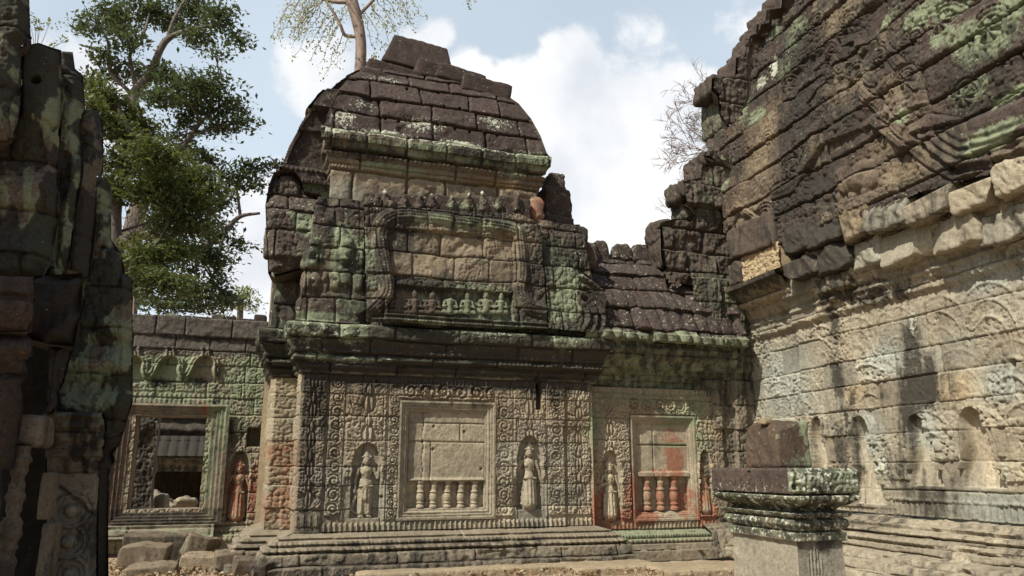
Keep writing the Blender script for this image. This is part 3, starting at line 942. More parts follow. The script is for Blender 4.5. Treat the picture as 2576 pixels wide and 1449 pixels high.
# ---- second cornice and vault
BU = Blocks([6.2, 6.83, 7.16, 7.52, 7.92, 8.34, 8.78, 9.14, 9.38, 9.7], -.5, WC + .5, .62, 1.05, 35, j=.014, dep=.08, rr=.05, rnd=.03, off=.022, tilt=.03, wob=.045)
CU_ST = Stain(CF, [('g', 1090, 395, 60, 16, .8), ('g', 1200, 405, 60, 16, .7), ('g', 950, 390, 50, 12, .5), ('g', 1340, 415, 50, 20, .75), ('g', 1000, 425, 80, 10, .55), ('g', 1300, 440, 40, 14, .5),
                  ('w', 850, 340, 22, 8, .85), ('w', 880, 300, 35, 25, .45), ('w', 990, 345, 60, 7, .62), ('w', 1170, 370, 45, 8, .75), ('w', 1080, 320, 50, 20, .48), ('w', 930, 260, 30, 14, .35), ('w', 1260, 310, 40, 20, .42), ('w', 1000, 180, 60, 12, .3),
                  ('k', 1020, 450, 180, 25, .8), ('k', 880, 490, 45, 30, .9), ('o', 1270, 465, 42, 12, .8), ('y', 880, 490, 45, 30, .7), ('d', 1230, 395, 60, 16, .5), ('d', 930, 395, 90, 12, .45)], -.4)


RH = CF.uvs([(631.4 + x * .3541, 39.5 + y * .3541) for x, y in [(1165, 502), (1255, 500), (1392, 520), (1500, 527), (955, 614), (1077, 618), (1417, 652), (1530, 665), (990, 762), (1085, 777), (1480, 830), (1583, 852), (1693, 868), (1780, 872), (1420, 800), (1357, 800)]], -.5)


def c_up(U, V):
    b, d, _ = BU.ev(U, V)
    o = np.where((V > 7.04) & (V < 7.14), beads(U, V - 7.045, .09, .09) * .035, 0 * U)
    o = np.where((V > 7.30) & (V < 7.42), scrolls(V, U, 7.36, 0, .07, 41) * .025 * (vn(U * 1.2, 0 * U, 4) > .4), o)
    o = np.where((V > 6.83) & (V < 6.91), petals(U, 6.91 - V, .06, .09) * .025, o)
    roof = V > 7.52
    saw = 0 * U
    vb = BU.vb
    ci = np.clip(np.searchsorted(vb, V) - 1, 0, len(vb) - 2)
    f = (V - vb[ci]) / (vb[ci + 1] - vb[ci])
    saw = np.where(roof, .018 * (1 - f) - .01, 0)
    hl = 0 * U
    r1 = _[0]
    for s_ in (.3, .62):
        hl = hl  # lifting holes below
    er = ss(.6, .8, fbm(U * 1.7, V * 1.7, 101, 4))
    r_ = holes(0 * U, U, V, RH, .03, .10)
    return o + b + saw - er * .05 + r_ + (fbm(U * 6, V * 6, 102, 5) - .5) * .06


def c_up_attr(U, V, H):
    _, d, (r1, r2, r3, r4) = BU.ev(U, V)
    G = lambda k: CU_ST.get(k, U, V)
    roof = ss(7.35, 7.55, V)
    return (A4(U, .24 + .04 * roof + G('d') + .25 * (1 - roof) * (V > 7.1), G('g') * 1.15 + .12 + .34 * gau((V - 7.36) / .12), 0, G('w') * .85 + .12 * roof + .42 * gau((V - 7.49) / .05)),
            A4(U, .42 + .26 * (r1 - .5), np.clip(.62 + .38 * roof - .7 * G('k'), 0, 1), G('o'), G('y') * 1.0 + .0))


def front_left(name, v0, v1, h, attr, du=.013, dv=.013, u1=WC, flank=True, redent=True, right=True, p_u0=0.0):
    g = Geo()
    sheet(g, CF, p_u0, u1, v0, v1, du, dv, CPROF, h, 1, 1, attr)
    if flank: sheet(g, CL, 0, LN, v0, v1, .02, dv, CPROF, lambda U, V: h(U - LN - .3, V), 0, 1, attr and (lambda U, V, H: attr(U - LN, V, H)))
    if redent:
        sheet(g, RED, 0, .40, v0, v1, .02, dv, CPROF, lambda U, V: h(U - .5, V), 1, 0, attr and (lambda U, V, H: attr(U - .4, V, H)))
        sheet(g, RL, 0, 2.2, v0, v1, .03, .02, CPROF, lambda U, V: h(U - 2.6, V), 0, 1, attr and (lambda U, V, H: attr(U - 2.6, V, H)))
    if right:
        fr = Frame(CF.o + CF.u * u1, CF.ang + math.pi / 2)
        sheet(g, fr, 0, .9, v0, v1, .03, .02, CPROF, lambda U, V: h(U + u1, V), 1, 0, attr and (lambda U, V, H: attr(U + u1, V, H)))
    return link(name, g, STONE, pav)


def flank_wall(U, V): return c_wall(U, V)


front_left('plinth', 0, .61, c_base, c_base_attr)


def c_wall2(U, V):
    m = U < -.0
    r = c_wall(np.maximum(U, 0), V)
    k = leafy(U, V, 16, 111) * .05 + BW.ev(U, V)[0]
    return np.where(m, k, r)


def c_wall_attr2(U, V, H):
    st, tn = c_wall_attr(U, V, H)
    m = U < -.02
    st[..., 2] = np.where(m, .50 * ss(2.3, 1.9, V) * (fbm(U * 2, V * 1.5, 5, 2) > .38), st[..., 2])
    st[..., 0] = np.where(m, .4 * ss(2.6, 3.1, V), st[..., 0]); tn[..., 1] = np.where(m, .15, tn[..., 1])
    st[..., 1] = np.where(m, .3, st[..., 1])
    return st, tn


front_left('carved_wall', .61, 3.09, c_wall2, c_wall_attr2, .011, .011)
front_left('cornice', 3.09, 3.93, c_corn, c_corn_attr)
front_left('upper_storey', 3.93, 6.21, c_store, c_store_attr)
# narrower vault block: left flank follows the front, right end set in
VF = CF.shift(-.12, 0); UW = 4.80
g = Geo()
sheet(g, VF, 0, UW, 6.17, 9.54, .013, .013, CPROF, c_up, 1, 1, c_up_attr)
CL2 = leftframe(VF, 4.6)
sheet(g, CL2, 0, 4.6, 6.17, 9.54, .025, .014, CPROF, lambda U, V: c_up(U - 5, V), 1, 1, lambda U, V, H: c_up_attr(U - 5, V, H))
fr = Frame(VF.o + VF.u * UW, CF.ang + math.pi / 2)
sheet(g, fr, 0, 4.6, 6.17, 9.54, .04, .03, CPROF, lambda U, V: c_up(U + 6, V), 1, 1, lambda U, V, H: c_up_attr(U + 6, V, H))
bk = Frame(VF.o + VF.u * UW - CF.n * 4.6, CF.ang + math.pi)
sheet(g, bk, 0, UW, 6.17, 9.54, .05, .04, CPROF, lambda U, V: c_up(U + 11, V), 1, 1, lambda U, V, H: c_up_attr(U + 6, V, H))
link('vaulted_roof', g, STONE, pav)
# wider vault over the rear bay: its eave shows beyond the left flank
RVF = VF.shift(-.34, -1.15)
RVP = [(6.75, .0), (6.80, .06), (7.1, .05), (7.5, -.06), (8.0, -.26), (8.5, -.55), (8.9, -.86), (9.2, -1.2), (9.35, -1.6)]
g = Geo()
sheet(g, leftframe(RVF, 3.4), 0, 3.4, 6.75, 9.35, .02, .014, RVP, lambda U, V: c_up(U - 9, V + .1), 0, 0, lambda U, V, H: c_up_attr(U - 9, V + .6, H))
RVO = [(-p_[1], p_[0]) for p_ in RVP] + [(2.0, 9.35), (2.0, 6.75)]
sheet(g, RVF, -.1, 2.0, 6.75, 9.35, .016, .013, None, lambda U, V: c_up(U - 9, V + .1) - .03, 0, 0, lambda U, V, H: (A4(U, .3, .25, 0, .15), A4(U, .42, 1, 0, 0)), lambda U, V: inpoly(U, V, RVO))
link('rear_vault', g, STONE, pav)
# inside back of the pavilion body so that light does not leak through
bk = Frame(CF.o + CF.u * (WC + .3) - CF.n * 3.0, CF.ang + math.pi)
g = Geo(); sheet(g, bk, 0, WC + .8, 0, 6.5, .2, .2)
link('back_wall', g, STONE, pav)

BROWN = (.42, 1., 0, 0)


def block_px(g, fr, box, off, depth, seed, st=(.15, .1, 0, .15), tn=BROWN, roll=0., r=.05, amp=.025, cut=.0, taper=(0, 0), n=16):
    """a stone that fills a picture-measured rectangle (x0,y0,x1,y1) on the wall plane at offset off"""
    x0, y0, x1, y1 = box
    cu, cv = fr.uv((x0 + x1) / 2, (y0 + y1) / 2, off)
    ul = fr.uv(x0, (y0 + y1) / 2, off)[0]; ur = fr.uv(x1, (y0 + y1) / 2, off)[0]
    vt = fr.uv((x0 + x1) / 2, y0, off)[1]; vb = fr.uv((x0 + x1) / 2, y1, off)[1]
    c = fr.pos(np.float64(cu), np.float64(cv), np.float64(off - depth / 2))
    rough_block(g, c, axes(fr.ang, 0, roll), (abs(ur - ul) / 2, depth / 2, (vt - vb) / 2), seed, r, amp, n, taper, st, tn, cut)
    return g


# crown stone and the loose top courses
g = Geo(); block_px(g, CF, (966, 93, 1152, 174), -1.5, 1.3, 201, (.12, 0, 0, .1), BROWN, -.10, .05, .03, taper=(.26, .2), n=34)
link('crown_stone', g, STONE, pav)
g = Geo()
for i, (bx, of, dp) in enumerate([((925, 160, 1065, 192), -1.05, .9), ((1050, 158, 1170, 200), -1.05, .9), ((1100, 170, 1225, 208), -1.0, .9), ((1165, 196, 1290, 240), -.82, 1.0), ((905, 178, 1010, 210), -.9, 1.0)]):
    block_px(g, CF, bx, of, dp, 210 + i, (.12, 0, 0, .15), BROWN, -.12, .05, .03)
link('top_course', g, STONE, pav)

# pediment
cu = [p[0] for p in CENTRE]
g = Geo()
PEDP = [(3.9, .30), (4.15, .26), (6.2, .10)]
CEN = CF.uvs([q(*p) for p in [(850, 1000), (850, 700), (845, 110), (1000, 70), (1150, 130), (1400, 150), (1660, 160), (1950, 180), (2100, 260), (2110, 700), (2120, 1015), (1500, 1000), (1050, 960)]], .15)
sheet(g, CF, min(p[0] for p in CEN), max(p[0] for p in CEN), 3.95, 6.35, .012, .012, PEDP, c_ped, 0, 0, c_store_attr, lambda U, V: inpoly(U, V, CEN))
rim(g, CF, CEN, .10, -.35)
link('pediment', g, STONE, pav)
fu0, fv0 = FIGROW[0]; fu1 = FIGROW[1][0]; fh = FIGROW[2][1] - fv0 - .03
for k, x in enumerate((1085, 1205, 1325, 1450, 1575, 1710, 1810)):
    u, v = CF.uv(*q(x, 895), .2)
    hh = fh * (.95 if k % 2 else .9)
    g = Geo(); w = hh * .36
    sheet(g, CF, u - w, u + w, v - .01, v + hh * 1.02, .009, .009, None, lambda U, V: .19 + (seated((U - u) / hh, (V - v) / hh, k) - .03) * hh * .75 + (fbm(U * 20, V * 20, k, 2) - .5) * .02, 0, 0,
          lambda U, V, H: (A4(U, .3, .62 if k > 2 else .15, 0, .1), A4(U, .42, .85 if k < 3 else .6, 0, 0)), lambda U, V: seated((U - u) / hh, (V - v) / hh, k) > .012)
    link('seated_figure', g, STONE, pav)
# row of crest figures on top of the pediment
for k, x in enumerate((890, 960, 1080, 1190, 1290, 1420, 1530, 1650, 1760, 1880)):
    px, py = 631.4 + x * .3541, 39.5 + (1370 + 6 * (k > 2)) * .3541
    u, v = CF.uv(px, py, .0); hh = .33 + .05 * math.sin(k * 2.1)
    g = Geo(); w = .16

    def ch(U, V):
        x_ = (U - u) / w * (1 + .25 * math.sin(k * 3.1)) + .25 * math.sin(k * 1.9) * (V - v) / hh; y_ = (V - v) / hh * (1. if k % 4 else 1.25)
        return capsules(x_ * .5, y_, [(0, .1, .3, 0, .5, .24, 0), (0, .5, .2, 0, .85, .12, .05), (0, .66, .12, 0, .72, .12, .14), (-.25, .2, .14, -.1, .5, .1, .05), (.25, .2, .14, .1, .5, .1, .05)])
    sheet(g, CF, u - w * 1.05, u + w * 1.05, v - .06, v + hh, .011, .011, None, lambda U, V: -.02 + ch(U, V) * .33 + (fbm(U * 12, V * 12, k + 30, 3) - .5) * .09, 0, 0,
          lambda U, V, H: (A4(U, .34, .45 if 4 < k < 9 else .15, 0, .6 * ss(.22, .32, V - v) + .12), A4(U, .4, .9, 0, 0)), lambda U, V: ch(U, V) > .03)
    link('crest_figure', g, STONE, pav)
g = Geo(); u0, v0 = CF.uv(930, 528, -.05); u1, _ = CF.uv(1335, 535, -.05)
for k in range(5):
    block_px(g, CF, (930 + k * 81, 488 + k * 2, 1012 + k * 81, 538 + k * 3), .0, .42, 230 + k, (.15, .25 if k > 1 else .1, 0, .2), BROWN, 0, .04, .03)
link('crest_course', g, STONE, pav)

# stones at the shoulders
g = Geo(); LT = CF.uvs([(674, 690), (667, 520), (676, 468), (688, 438), (708, 428), (738, 430), (756, 452), (764, 484), (806, 492), (822, 520), (870, 524), (905, 514), (926, 530), (926, 640), (760, 680), (690, 700)], -.42)
LTC = LT + LT[:1]
BLT = Blocks([5.0, 5.5, 5.88, 6.22, 6.7], -2, 2, .45, .8, 29, j=.012, dep=.07, rr=.06, rnd=.03, off=.03, tilt=.05, wob=.05)
sheet(g, CF, min(p[0] for p in LT), max(p[0] for p in LT), min(p[1] for p in LT), max(p[1] for p in LT), .013, .013, [(5, -.05), (5.9, -.2), (6.2, -.42), (7, -.55)],
      lambda U, V: .12 * ss(0, .12, pdist(U, V, LTC)[0]) - .12 + BLT.ev(U, V)[0] + leafy(U, V, 11, 119) * .05 + (fbm(U * 7, V * 7, 118, 4) - .5) * .07, 0, 0,
      lambda U, V, H: (A4(U, .38, .3 + .5 * ss(.55, .7, fbm(U * 1.6, V * 1.6, 117, 3)), 0, .2), A4(U, .44, .95, 0, 0)), lambda U, V: inpoly(U, V, LT))
rim(g, CF, LT, -.35, -1.0)
link('corner_antefix', g, STONE, pav)
SH = [((690, 445, 750, 600), -.75, .5, .1), ((770, 500, 918, 590), -.62, .4, .2), ((676, 530, 740, 640), -.8, .4, .3), ((748, 446, 832, 530), -1.25, .5, .6), ((700, 560, 900, 620), -.55, .4, .2), ((668, 560, 712, 640), -1.0, .5, .35),
      ((1338, 492, 1372, 556), -.1, .4, .0), ((1372, 470, 1440, 545), -1.0, .6, .15), ((1385, 432, 1425, 480), -1.3, .6, .3), ((1372, 540, 1448, 575), -.7, .6, .1), ((1372, 565, 1482, 612), -.3, .6, .05),
      ((1362, 600, 1445, 668), -.12, .5, .45), ((1440, 608, 1502, 672), -.2, .5, .2), ((1360, 664, 1448, 725), -.02, .4, .7), ((1440, 668, 1490, 728), -.12, .5, .1)]
for i, (bx, of, dp, gr) in enumerate(SH):
    g = Geo(); red = 1. if i == 6 else 0
    block_px(g, CF, bx, of, dp, 250 + i, (.1, gr, red * .55, .18), (.5, .95 - .5 * red, 0, 0), 0, .13 if i == 6 else .07, .05, n=26)
    o = link('shoulder_stone', g, STONE, pav)
    if red: o['label'] = 'upright reddish stone'
# naga finial at the right end of the pediment
g = Geo()
NG = CF.uvs([q(*p) for p in [(2110, 560), (2350, 560), (2530, 720), (2540, 1000), (2470, 1040), (2110, 1010)]], .1)
sheet(g, CF, min(p[0] for p in NG), max(p[0] for p in NG), 3.9, 5.3, .012, .012, [(3.8, .34), (5.3, .12)],
      lambda U, V: leafy(U, V, 12, 121) * .06 + BP.ev(U, V)[0] + .05 * np.cos(np.hypot(U - NG[4][0] + .5, V - 4.3) * 40) * (U > NG[1][0]), 0, 0, c_store_attr, lambda U, V: inpoly(U, V, NG))
rim(g, CF, NG, .15, -.3)
link('serpent_finial', g, STONE, pav)

# blind window
def fa(U, V, H): return (A4(U, .12 + .35 * ss(2.5, 2.7, V) * (vn(U * 3, V * 3, 3) > .5), .12, 0, 0), A4(U, .42, .10, .05, .3))


g = Geo()
rect_frame(g, CF, wu0, wu1, wv0, wv1, [(0, .045), (.035, .05), (.04, .02), (.075, .035), (.08, .0), (.11, .015), (.125, .01), (.13, -.03), (.165, -.02), (.17, -.06), (.185, -.12)], fa, .012)
wf = link('window_frame', g, STONE, pav)
g = Geo()
su = [CF.uv(x, 1150, -.05)[0] for x in (1038, 1064, 1208)]
sv = [CF.uv(1130, y, -.05)[1] for y in (1212, 1112, 1066, 1040)]
PAN = Blocks([sv[0], sv[1], sv[2], sv[3] + .2], su[1] - 2, su[2] + 2, 3.5, 3.9, 44, j=.006, dep=.03, rr=.03, rnd=.01, off=.006, tilt=.004, wob=.02)


def pan(U, V):
    h = -.045 + PAN.ev(U, V)[0] + (fbm(U * 4, V * 4, 131, 4) - .5) * .03 + (fbm(U * 30, V * 20, 132, 3) - .5) * .010
    h = np.where(U < su[1] + .01 * np.sin(V * 17), h - .035, h)
    h = h - .03 * gau((U - su[1] - .01 * np.sin(V * 17)) / .008)
    h = h + .04 * gau((V - sv[0] - .03) / .025)
    return holes(h, U, V, HOLES)


sheet(g, CF, iu0 - .04, iu1 + .04, sv[0], iv1 + .04, .012, .012, None, pan, 0, 0,
      lambda U, V, H: (A4(U, .15 * ss(su[1] + .4, su[1], U), .05, 0, 0), A4(U, .44 + .13 * ss(su[1], su[1] + .3, U), .16, .1, .3)))
link('blind_panel', g, STONE, wf)
for x in (1056, 1089, 1124, 1158, 1192):
    u, v = CF.uv(x, 1277, -.1)
    g = Geo(); p = CF.pos(np.float64(u), np.float64(v), np.float64(-.085)); lathe(g, p, balprof(bal_top - v + .01, .068), 20, (.1, .05, 0, 0), (.5, .08, .05, .25))
    link('baluster', g, STONE, wf)

# goddesses


def add_devata(parent, fr, px, py0, py1, pose, base, st, tn, off=-.05, depth=1.0, fn=None):
    u, v = fr.uv(px, py0, off + .05); v1 = fr.uv(px, py1, off + .05)[1]; S = v1 - v
    g = Geo()
    sheet(g, fr, u - .27 * S, u + .27 * S, v - .01, v + S * 1.02, .0075, .0075, None,
          lambda U, V: off + devata((U - u) / S, (V - v) / S, pose) * S * depth - .012 + (fbm(U * 25, V * 25, 7, 2) - .5) * .01, 0, 0,
          fn or (lambda U, V, H: (A4(U, *st), A4(U, *tn))), lambda U, V: devata((U - u) / S, (V - v) / S, pose) > .006)
    o = link('goddess_relief', g, STONE, parent)
    return o


add_devata(pav, CF, 917, 1303, 1127, 0, 0, (.08, .12, 0, 0), (.48, .06, .04, .3))
add_devata(pav, CF, 1332, 1282, 1108, 1, 0, (.08, .1, 0, 0), (.5, .06, .04, .3))

# ================================================================== gallery wing on the right of the pavilion
WU0, WU1 = 5.0, 8.25
wing = thing('gallery_wing', 'low gallery wing with ribbed stone roof and red-streaked blind window', 'gallery wing', (*WF.pos(np.float64(6.6), np.float64(0), np.float64(0))[:2], 0))
WPROF = [(0, .48), (.16, .46), (.17, .38), (.27, .36), (.28, .28), (.35, .30), (.36, .2), (.43, .22), (.44, .12), (.5, .02), (.51, 0),
         (3.06, 0), (3.10, .03), (3.20, .05), (3.22, .1), (3.30, .12), (3.31, .09), (3.36, .16), (3.44, .18), (3.5, .2), (3.62, .30), (3.72, .36), (3.78, .38), (3.84, .34), (3.9, .33), (3.93, .24), (4.4, .05)]
BWG = Blocks([.5, .9, 1.3, 1.7, 2.1, 2.5, 2.85, 3.2], 4.5, 8.6, .5, 1.0, 53, j=.006, dep=.03, rr=.02, rnd=.01, off=.010, tilt=.008, wob=.02)
w2 = [WF.uv(1583, 1045), WF.uv(1757, 1307)]
vu0, vu1, vv0, vv1 = w2[0][0], w2[1][0], w2[1][1], w2[0][1]
e1u, e1v = WF.uv(1537, 1310); e1t = WF.uv(1537, 1150)[1]
e2u, e2v = WF.uv(1777, 1295); e2t = WF.uv(1777, 1148)[1]
NW = [(e1u, e1v, .21, .66, e1t - e1v + .12, .06), (e2u, e2v, .13, .62, e2t - e2v + .12, .09)]


def w_wall(U, V):
    b, d, _ = BWG.ev(U, V)
    o = np.where((V > .52) & (V < .64), petals(U, V - .52, .08, .12) * .03, 0 * U)
    o = np.where((U < vu0 - .03) & (V > .7) & (V < 2.95), flames(U, V, e1u, .26, 1.75, .42, 61) * .08, o)
    o = np.where((U > vu1 + .02) & (V > .7) & (V < 2.95), leafy(U, V, 20, 62, vu1 + .3) * .07, o)
    o = np.where((U > vu0 - .03) & (U < vu1 + .02) & (V > vv1 + .03) & (V < 2.92), scrolls(V, U, (vv1 + 2.95) / 2, vu0, .12, 63) * .085, o)
    o = np.where((V > 2.95) & (V < 3.06), petals(U, 3.06 - V, .07, .11) * .03, o)
    for e in (vu0 - .03, vu1 + .02, 5.38): o = np.maximum(o, .025 * gau((U - e) / .014) * (V > .7) * (V < 2.95))
    o = apply_niches(o, U, V, NW)
    inw = box1(U, vu0 + .03, vu1 - .03, .01) * box1(V, vv0 + .03, vv1 - .03, .01)
    o = o * (1 - inw) - .13 * inw
    return o + b * (1 - inw) + np.where(U > 7.95, -.10, 0) + (fbm(U * 22, V * 22, 64, 3) - .5) * .014


W_ST = Stain(WF, [('r', 1510, 1290, 26, 60, .95), ('r', 1600, 1300, 60, 26, .9), ('r', 1560, 1325, 70, 14, .7), ('r', 1695, 1110, 40, 60, .75), ('r', 1530, 1215, 20, 40, .35), ('r', 1775, 1290, 40, 40, .85), ('r', 1725, 1260, 30, 50, .6), ('r', 1590, 1240, 24, 60, .6),
                  ('g', 1620, 1000, 150, 22, .55), ('g', 1740, 1020, 45, 60, .75), ('g', 1700, 1050, 50, 26, .7), ('g', 1495, 1070, 20, 60, .7), ('g', 1760, 1110, 30, 60, .55), ('g', 1680, 960, 150, 14, .6), ('g', 1700, 1350, 120, 16, .5),
                  ('d', 1560, 950, 140, 12, .5), ('d', 1640, 1210, 50, 60, .3), ('d', 1800, 1000, 20, 140, .75), ('d', 1670, 970, 60, 10, .3)])


def w_attr(U, V, H):
    _, d, (r1, r2, r3, r4) = BWG.ev(U, V); G = lambda k: W_ST.get(k, U, V)
    return (A4(U, G('d'), G('g') * .8 + .06, G('r') * 1.1, 0), A4(U, .52 + .22 * (r1 - .5), .12 + .2 * (r2 > .7), .12 * r3, .3 * r4))


def w_corn_attr(U, V, H):
    _, d, (r1, r2, r3, r4) = BC.ev(U, V)
    return (A4(U, .62 - .2 * vn(U * 2, V * 4, 5), .52 + .3 * vn(U * 1.5, V * 5, 8), 0, .12), A4(U, .42, .5, 0, .2))


def wsheet(name, v0, v1, h, attr, d=.013):
    g = Geo(); sheet(g, WF, WU0, WU1, v0, v1, d, d, WPROF, h, 0, 0, attr); return link(name, g, STONE, wing)


def w_base(U, V):
    o = np.where((V > .28) & (V < .36), beads(U, V - .28, .09, .08) * .035, 0 * U)
    o = np.where((V > .36) & (V < .44), beads(U, V - .36, .06, .08) * .025, o)
    return o + BS.ev(U + 3, V)[0] + (fbm(U * 9, V * 9, 65, 4) - .5) * .035


wsheet('plinth', 0, .51, w_base, lambda U, V, H: (A4(U, .3, .3 + .35 * ss(.25, .4, V), 0, .12), A4(U, .42, .45, 0, .15)))
wsheet('carved_wall', .51, 3.07, w_wall, w_attr, .011)
wsheet('cornice', 3.07, 4.35, lambda U, V: c_corn(U + 2, V), w_corn_attr)
# ribbed half-vault
RP = [(3.88, .33), (3.90, .45), (4.02, .48), (4.06, .40), (4.35, .28), (4.7, .10), (5.05, -.15), (5.4, -.45), (5.7, -.78), (5.95, -1.15), (6.0, -1.9)]
BRF = Blocks([3.86, 4.13, 4.56, 5.0, 5.4, 5.72, 6.1], 4.5, 8.6, .42, .95, 57, j=.013, dep=.07, rr=.07, rnd=.04, off=.06, tilt=.07, wob=.08)


def w_roof(U, V):
    b, d, _ = BRF.ev(U, V)
    rib = np.abs(np.cos((U - 5.3) / .275 * np.pi))
    vb = BRF.vb; ci = np.clip(np.searchsorted(vb, V) - 1, 0, len(vb) - 2); f = (V - vb[ci]) / (vb[ci + 1] - vb[ci])
    eave = V < 4.13
    return b + .045 * np.sqrt(rib) * (.6 + .4 * (V < 5)) + .05 * (1 - f) * (V > 4.1) + eave * (.06 * np.sqrt(rib)) + (fbm(U * 6, V * 6, 66, 4) - .5) * .05


g = Geo()
sheet(g, WF, 4.9, WU1 + .1, 3.88, 6.0, .014, .013, RP, w_roof, 0, 0,
      lambda U, V, H: (A4(U, .26 + .2 * vn(U * 2, V * 2, 4), .62 * ss(4.25, 4.0, V) + .25 * (vn(U * 1.3, V * 2, 9) > .72), 0, .22), A4(U, .46 + .3 * (BRF.ev(U, V)[2][0] - .5), 1., 0, 0)))
link('ribbed_roof', g, STONE, wing)
for i, (x0, y0, x1, y1) in enumerate([(1492, 603, 1540, 660), (1540, 610, 1600, 655), (1590, 612, 1650, 660), (1640, 640, 1700, 668), (1480, 640, 1530, 690)]):
    g = Geo(); block_px(g, WF, (x0, y0, x1, y1), -.95, .3, 300 + i, (.15, .3 if i == 1 else .1, 0, .25), (.45, 1, 0, 0), 0, .09, .04, taper=(.45, .2), n=20)
    link('crest_stone', g, STONE, wing)
# block course in the shade behind the crest, closing the vault
bkw = Frame(WF.o + WF.u * (WU1 + .3) - WF.n * 2.6, WF.ang + math.pi)
g = Geo(); sheet(g, bkw, 0, 4, 0, 6.0, .2, .2); link('back_wall', g, STONE, wing)


def fa2(U, V, H):
    G = lambda k: W_ST.get(k, U, V)
    return (A4(U, .12, .1 + .8 * G('g'), 1.15 * G('r'), 0), A4(U, .54, .08, .05, .25))


g = Geo()
rect_frame(g, WF, vu0, vu1, vv0, vv1, [(0, .045), (.035, .05), (.04, .02), (.07, .03), (.075, .0), (.10, .01), (.105, -.03), (.14, -.03), (.15, -.07), (.17, -.12)], fa2, .012)
wf2 = link('window_frame', g, STONE, wing)
s_u = [WF.uv(x, 1150, -.05)[0] for x in (1605, 1644, 1728)]; s_v = [WF.uv(1665, y, -.05)[1] for y in (1200, 1120, 1060)]
PN2 = Blocks([s_v[0] - .02, s_v[1], s_v[2] + .4], s_u[1], s_u[2] + 2, 3.5, 3.9, 45, j=.008, dep=.03, rr=.02, rnd=.01, wob=.02)


def pan2(U, V):
    h = -.05 + PN2.ev(U, V)[0] + (fbm(U * 4, V * 4, 141, 4) - .5) * .03 - .035 * gau((U - s_u[1]) / .010) - .03 * gau((V - s_v[1]) / .008)
    return h + .05 * box1(V, s_v[0], s_v[0] + .10)


P_ST = Stain(WF, [('r', 1700, 1150, 24, 60, .95), ('r', 1690, 1095, 30, 30, .6), ('r', 1660, 1190, 70, 12, .5), ('g', 1690, 1058, 50, 18, .9), ('g', 1700, 1120, 40, 8, .8), ('d', 1655, 1130, 20, 50, .6), ('d', 1715, 1100, 14, 60, .35)])
sheet(g := Geo(), WF, vu0 + .14, vu1 - .14, s_v[0], vv1 - .12, .012, .012, None, pan2, 0, 0,
      lambda U, V, H: (A4(U, P_ST.get('d', U, V), P_ST.get('g', U, V), 1.0 * P_ST.get('r', U, V), 0), A4(U, .62, .12, .08, .3)))
link('blind_panel', g, STONE, wf2)
for i, x in enumerate((1628, 1662, 1696)):
    u, v = WF.uv(x, 1283, -.1); g = Geo(); p = WF.pos(np.float64(u), np.float64(v), np.float64(-.09))
    lathe(g, p, balprof(s_v[0] - v + .02, .085), 20, (.15, .1, (.45, .55, .75)[i], 0), (.45, .2, 0, .1)); link('baluster', g, STONE, wf2)
add_devata(wing, WF, 1537, 1310, 1150, 2, 0, (.1, .1, .05, 0), (.48, .06, .04, .3),
           fn=lambda U, V, H: (A4(U, .05, .08, .45 * ss(.95, .7, V), 0), A4(U, .68, .06, .05, .2)))
add_devata(wing, WF, 1777, 1295, 1148, 1, 0, (.12, .05, .5, 0), (.6, .15, .1, .1), off=-.06)

# ================================================================== tall tower wall on the right
tow = thing('tower_wall', 'tall sunlit stone wall at right, pale carved base under a dark overhanging pediment', 'tower', (*RF.pos(np.float64(1.0), np.float64(0), np.float64(0))[:2], 0))
RU0, RU1 = -2.9, 6.6
RPROF = [(0, 1.1), (.2, 1.08), (.21, .98), (.33, .95), (.34, .84), (.42, .80), (.46, .62), (.54, .60), (.55, .50), (.60, .54), (.65, .50), (.66, .38), (.70, .42), (.74, .38), (.75, .26), (.80, .28), (.83, .16), (.87, .14), (.88, .05), (.90, .03), (.91, 0), (6.5, 0)]
BR = Blocks([.9, 1.28, 1.68, 2.10, 2.50, 2.90, 3.30, 3.78, 4.2, 4.6, 5.0, 5.5], RU0, RU1, .55, 1.25, 71, j=.007, dep=.04, rr=.03, rnd=.006, off=.010, tilt=.008, wob=.018)
rz7 = lambda x, y: (1578.5 + x * .4902, y * .4902)
rz8 = lambda x, y: (1657.5 + x * .5369, 670.9 + y * .5369)
RN = []
for (x, yt, yb, hw) in [(2078, 1048, 1230, .20), (2193, 1045, 1268, .25), (2335, 1040, 1222, .23), (2478, 1022, 1226, .26)]:
    u, v = RF.uv(x, yb); vt = RF.uv(x, yt)[1]; RN.append((u, v, hw, (vt - v) * .62, vt - v, .13))
PIL = RF.uvs([(2010, 900), (2080, 900), (2165, 900), (2215, 900)])
RHOLE = [RF.uv(x, y) for x, y in [rz8(1310, 985), rz8(1660, 455)]]


def bellniche(h, U, V, nl):
    for uc, v0, hw, ys, yt, dp in nl:
        y = V - v0; x = np.abs(U - uc + .02 * np.sin(y * 9))
        w = np.where(y < ys, hw * (.72 + .6 * np.clip(1 - y / ys, 0, 1) ** 1.4), hw * .72 * np.sqrt(np.clip(1 - np.clip((y - ys) / (yt - ys), 0, 1) ** 2, 0, 1)))
        w = np.where((y > yt) | (y < 0), -.05, w)
        qv = w - x; ins = ss(-.004, .03, qv)
        rim = gau((qv + .045) / .03) * (y > ys * .35) * (y < yt + .1) + .8 * gau((qv + .11) / .03) * (y > ys * .6) * (y < yt + .18)
        und = (np.hypot(U - uc, (y - ys) * .8) < .36)
        h = h * (1 - ins) - dp * ins * (.55 + .45 * ss(0, ys * .8, y)) + (.095 * rim) * (1 - ins)
    return h


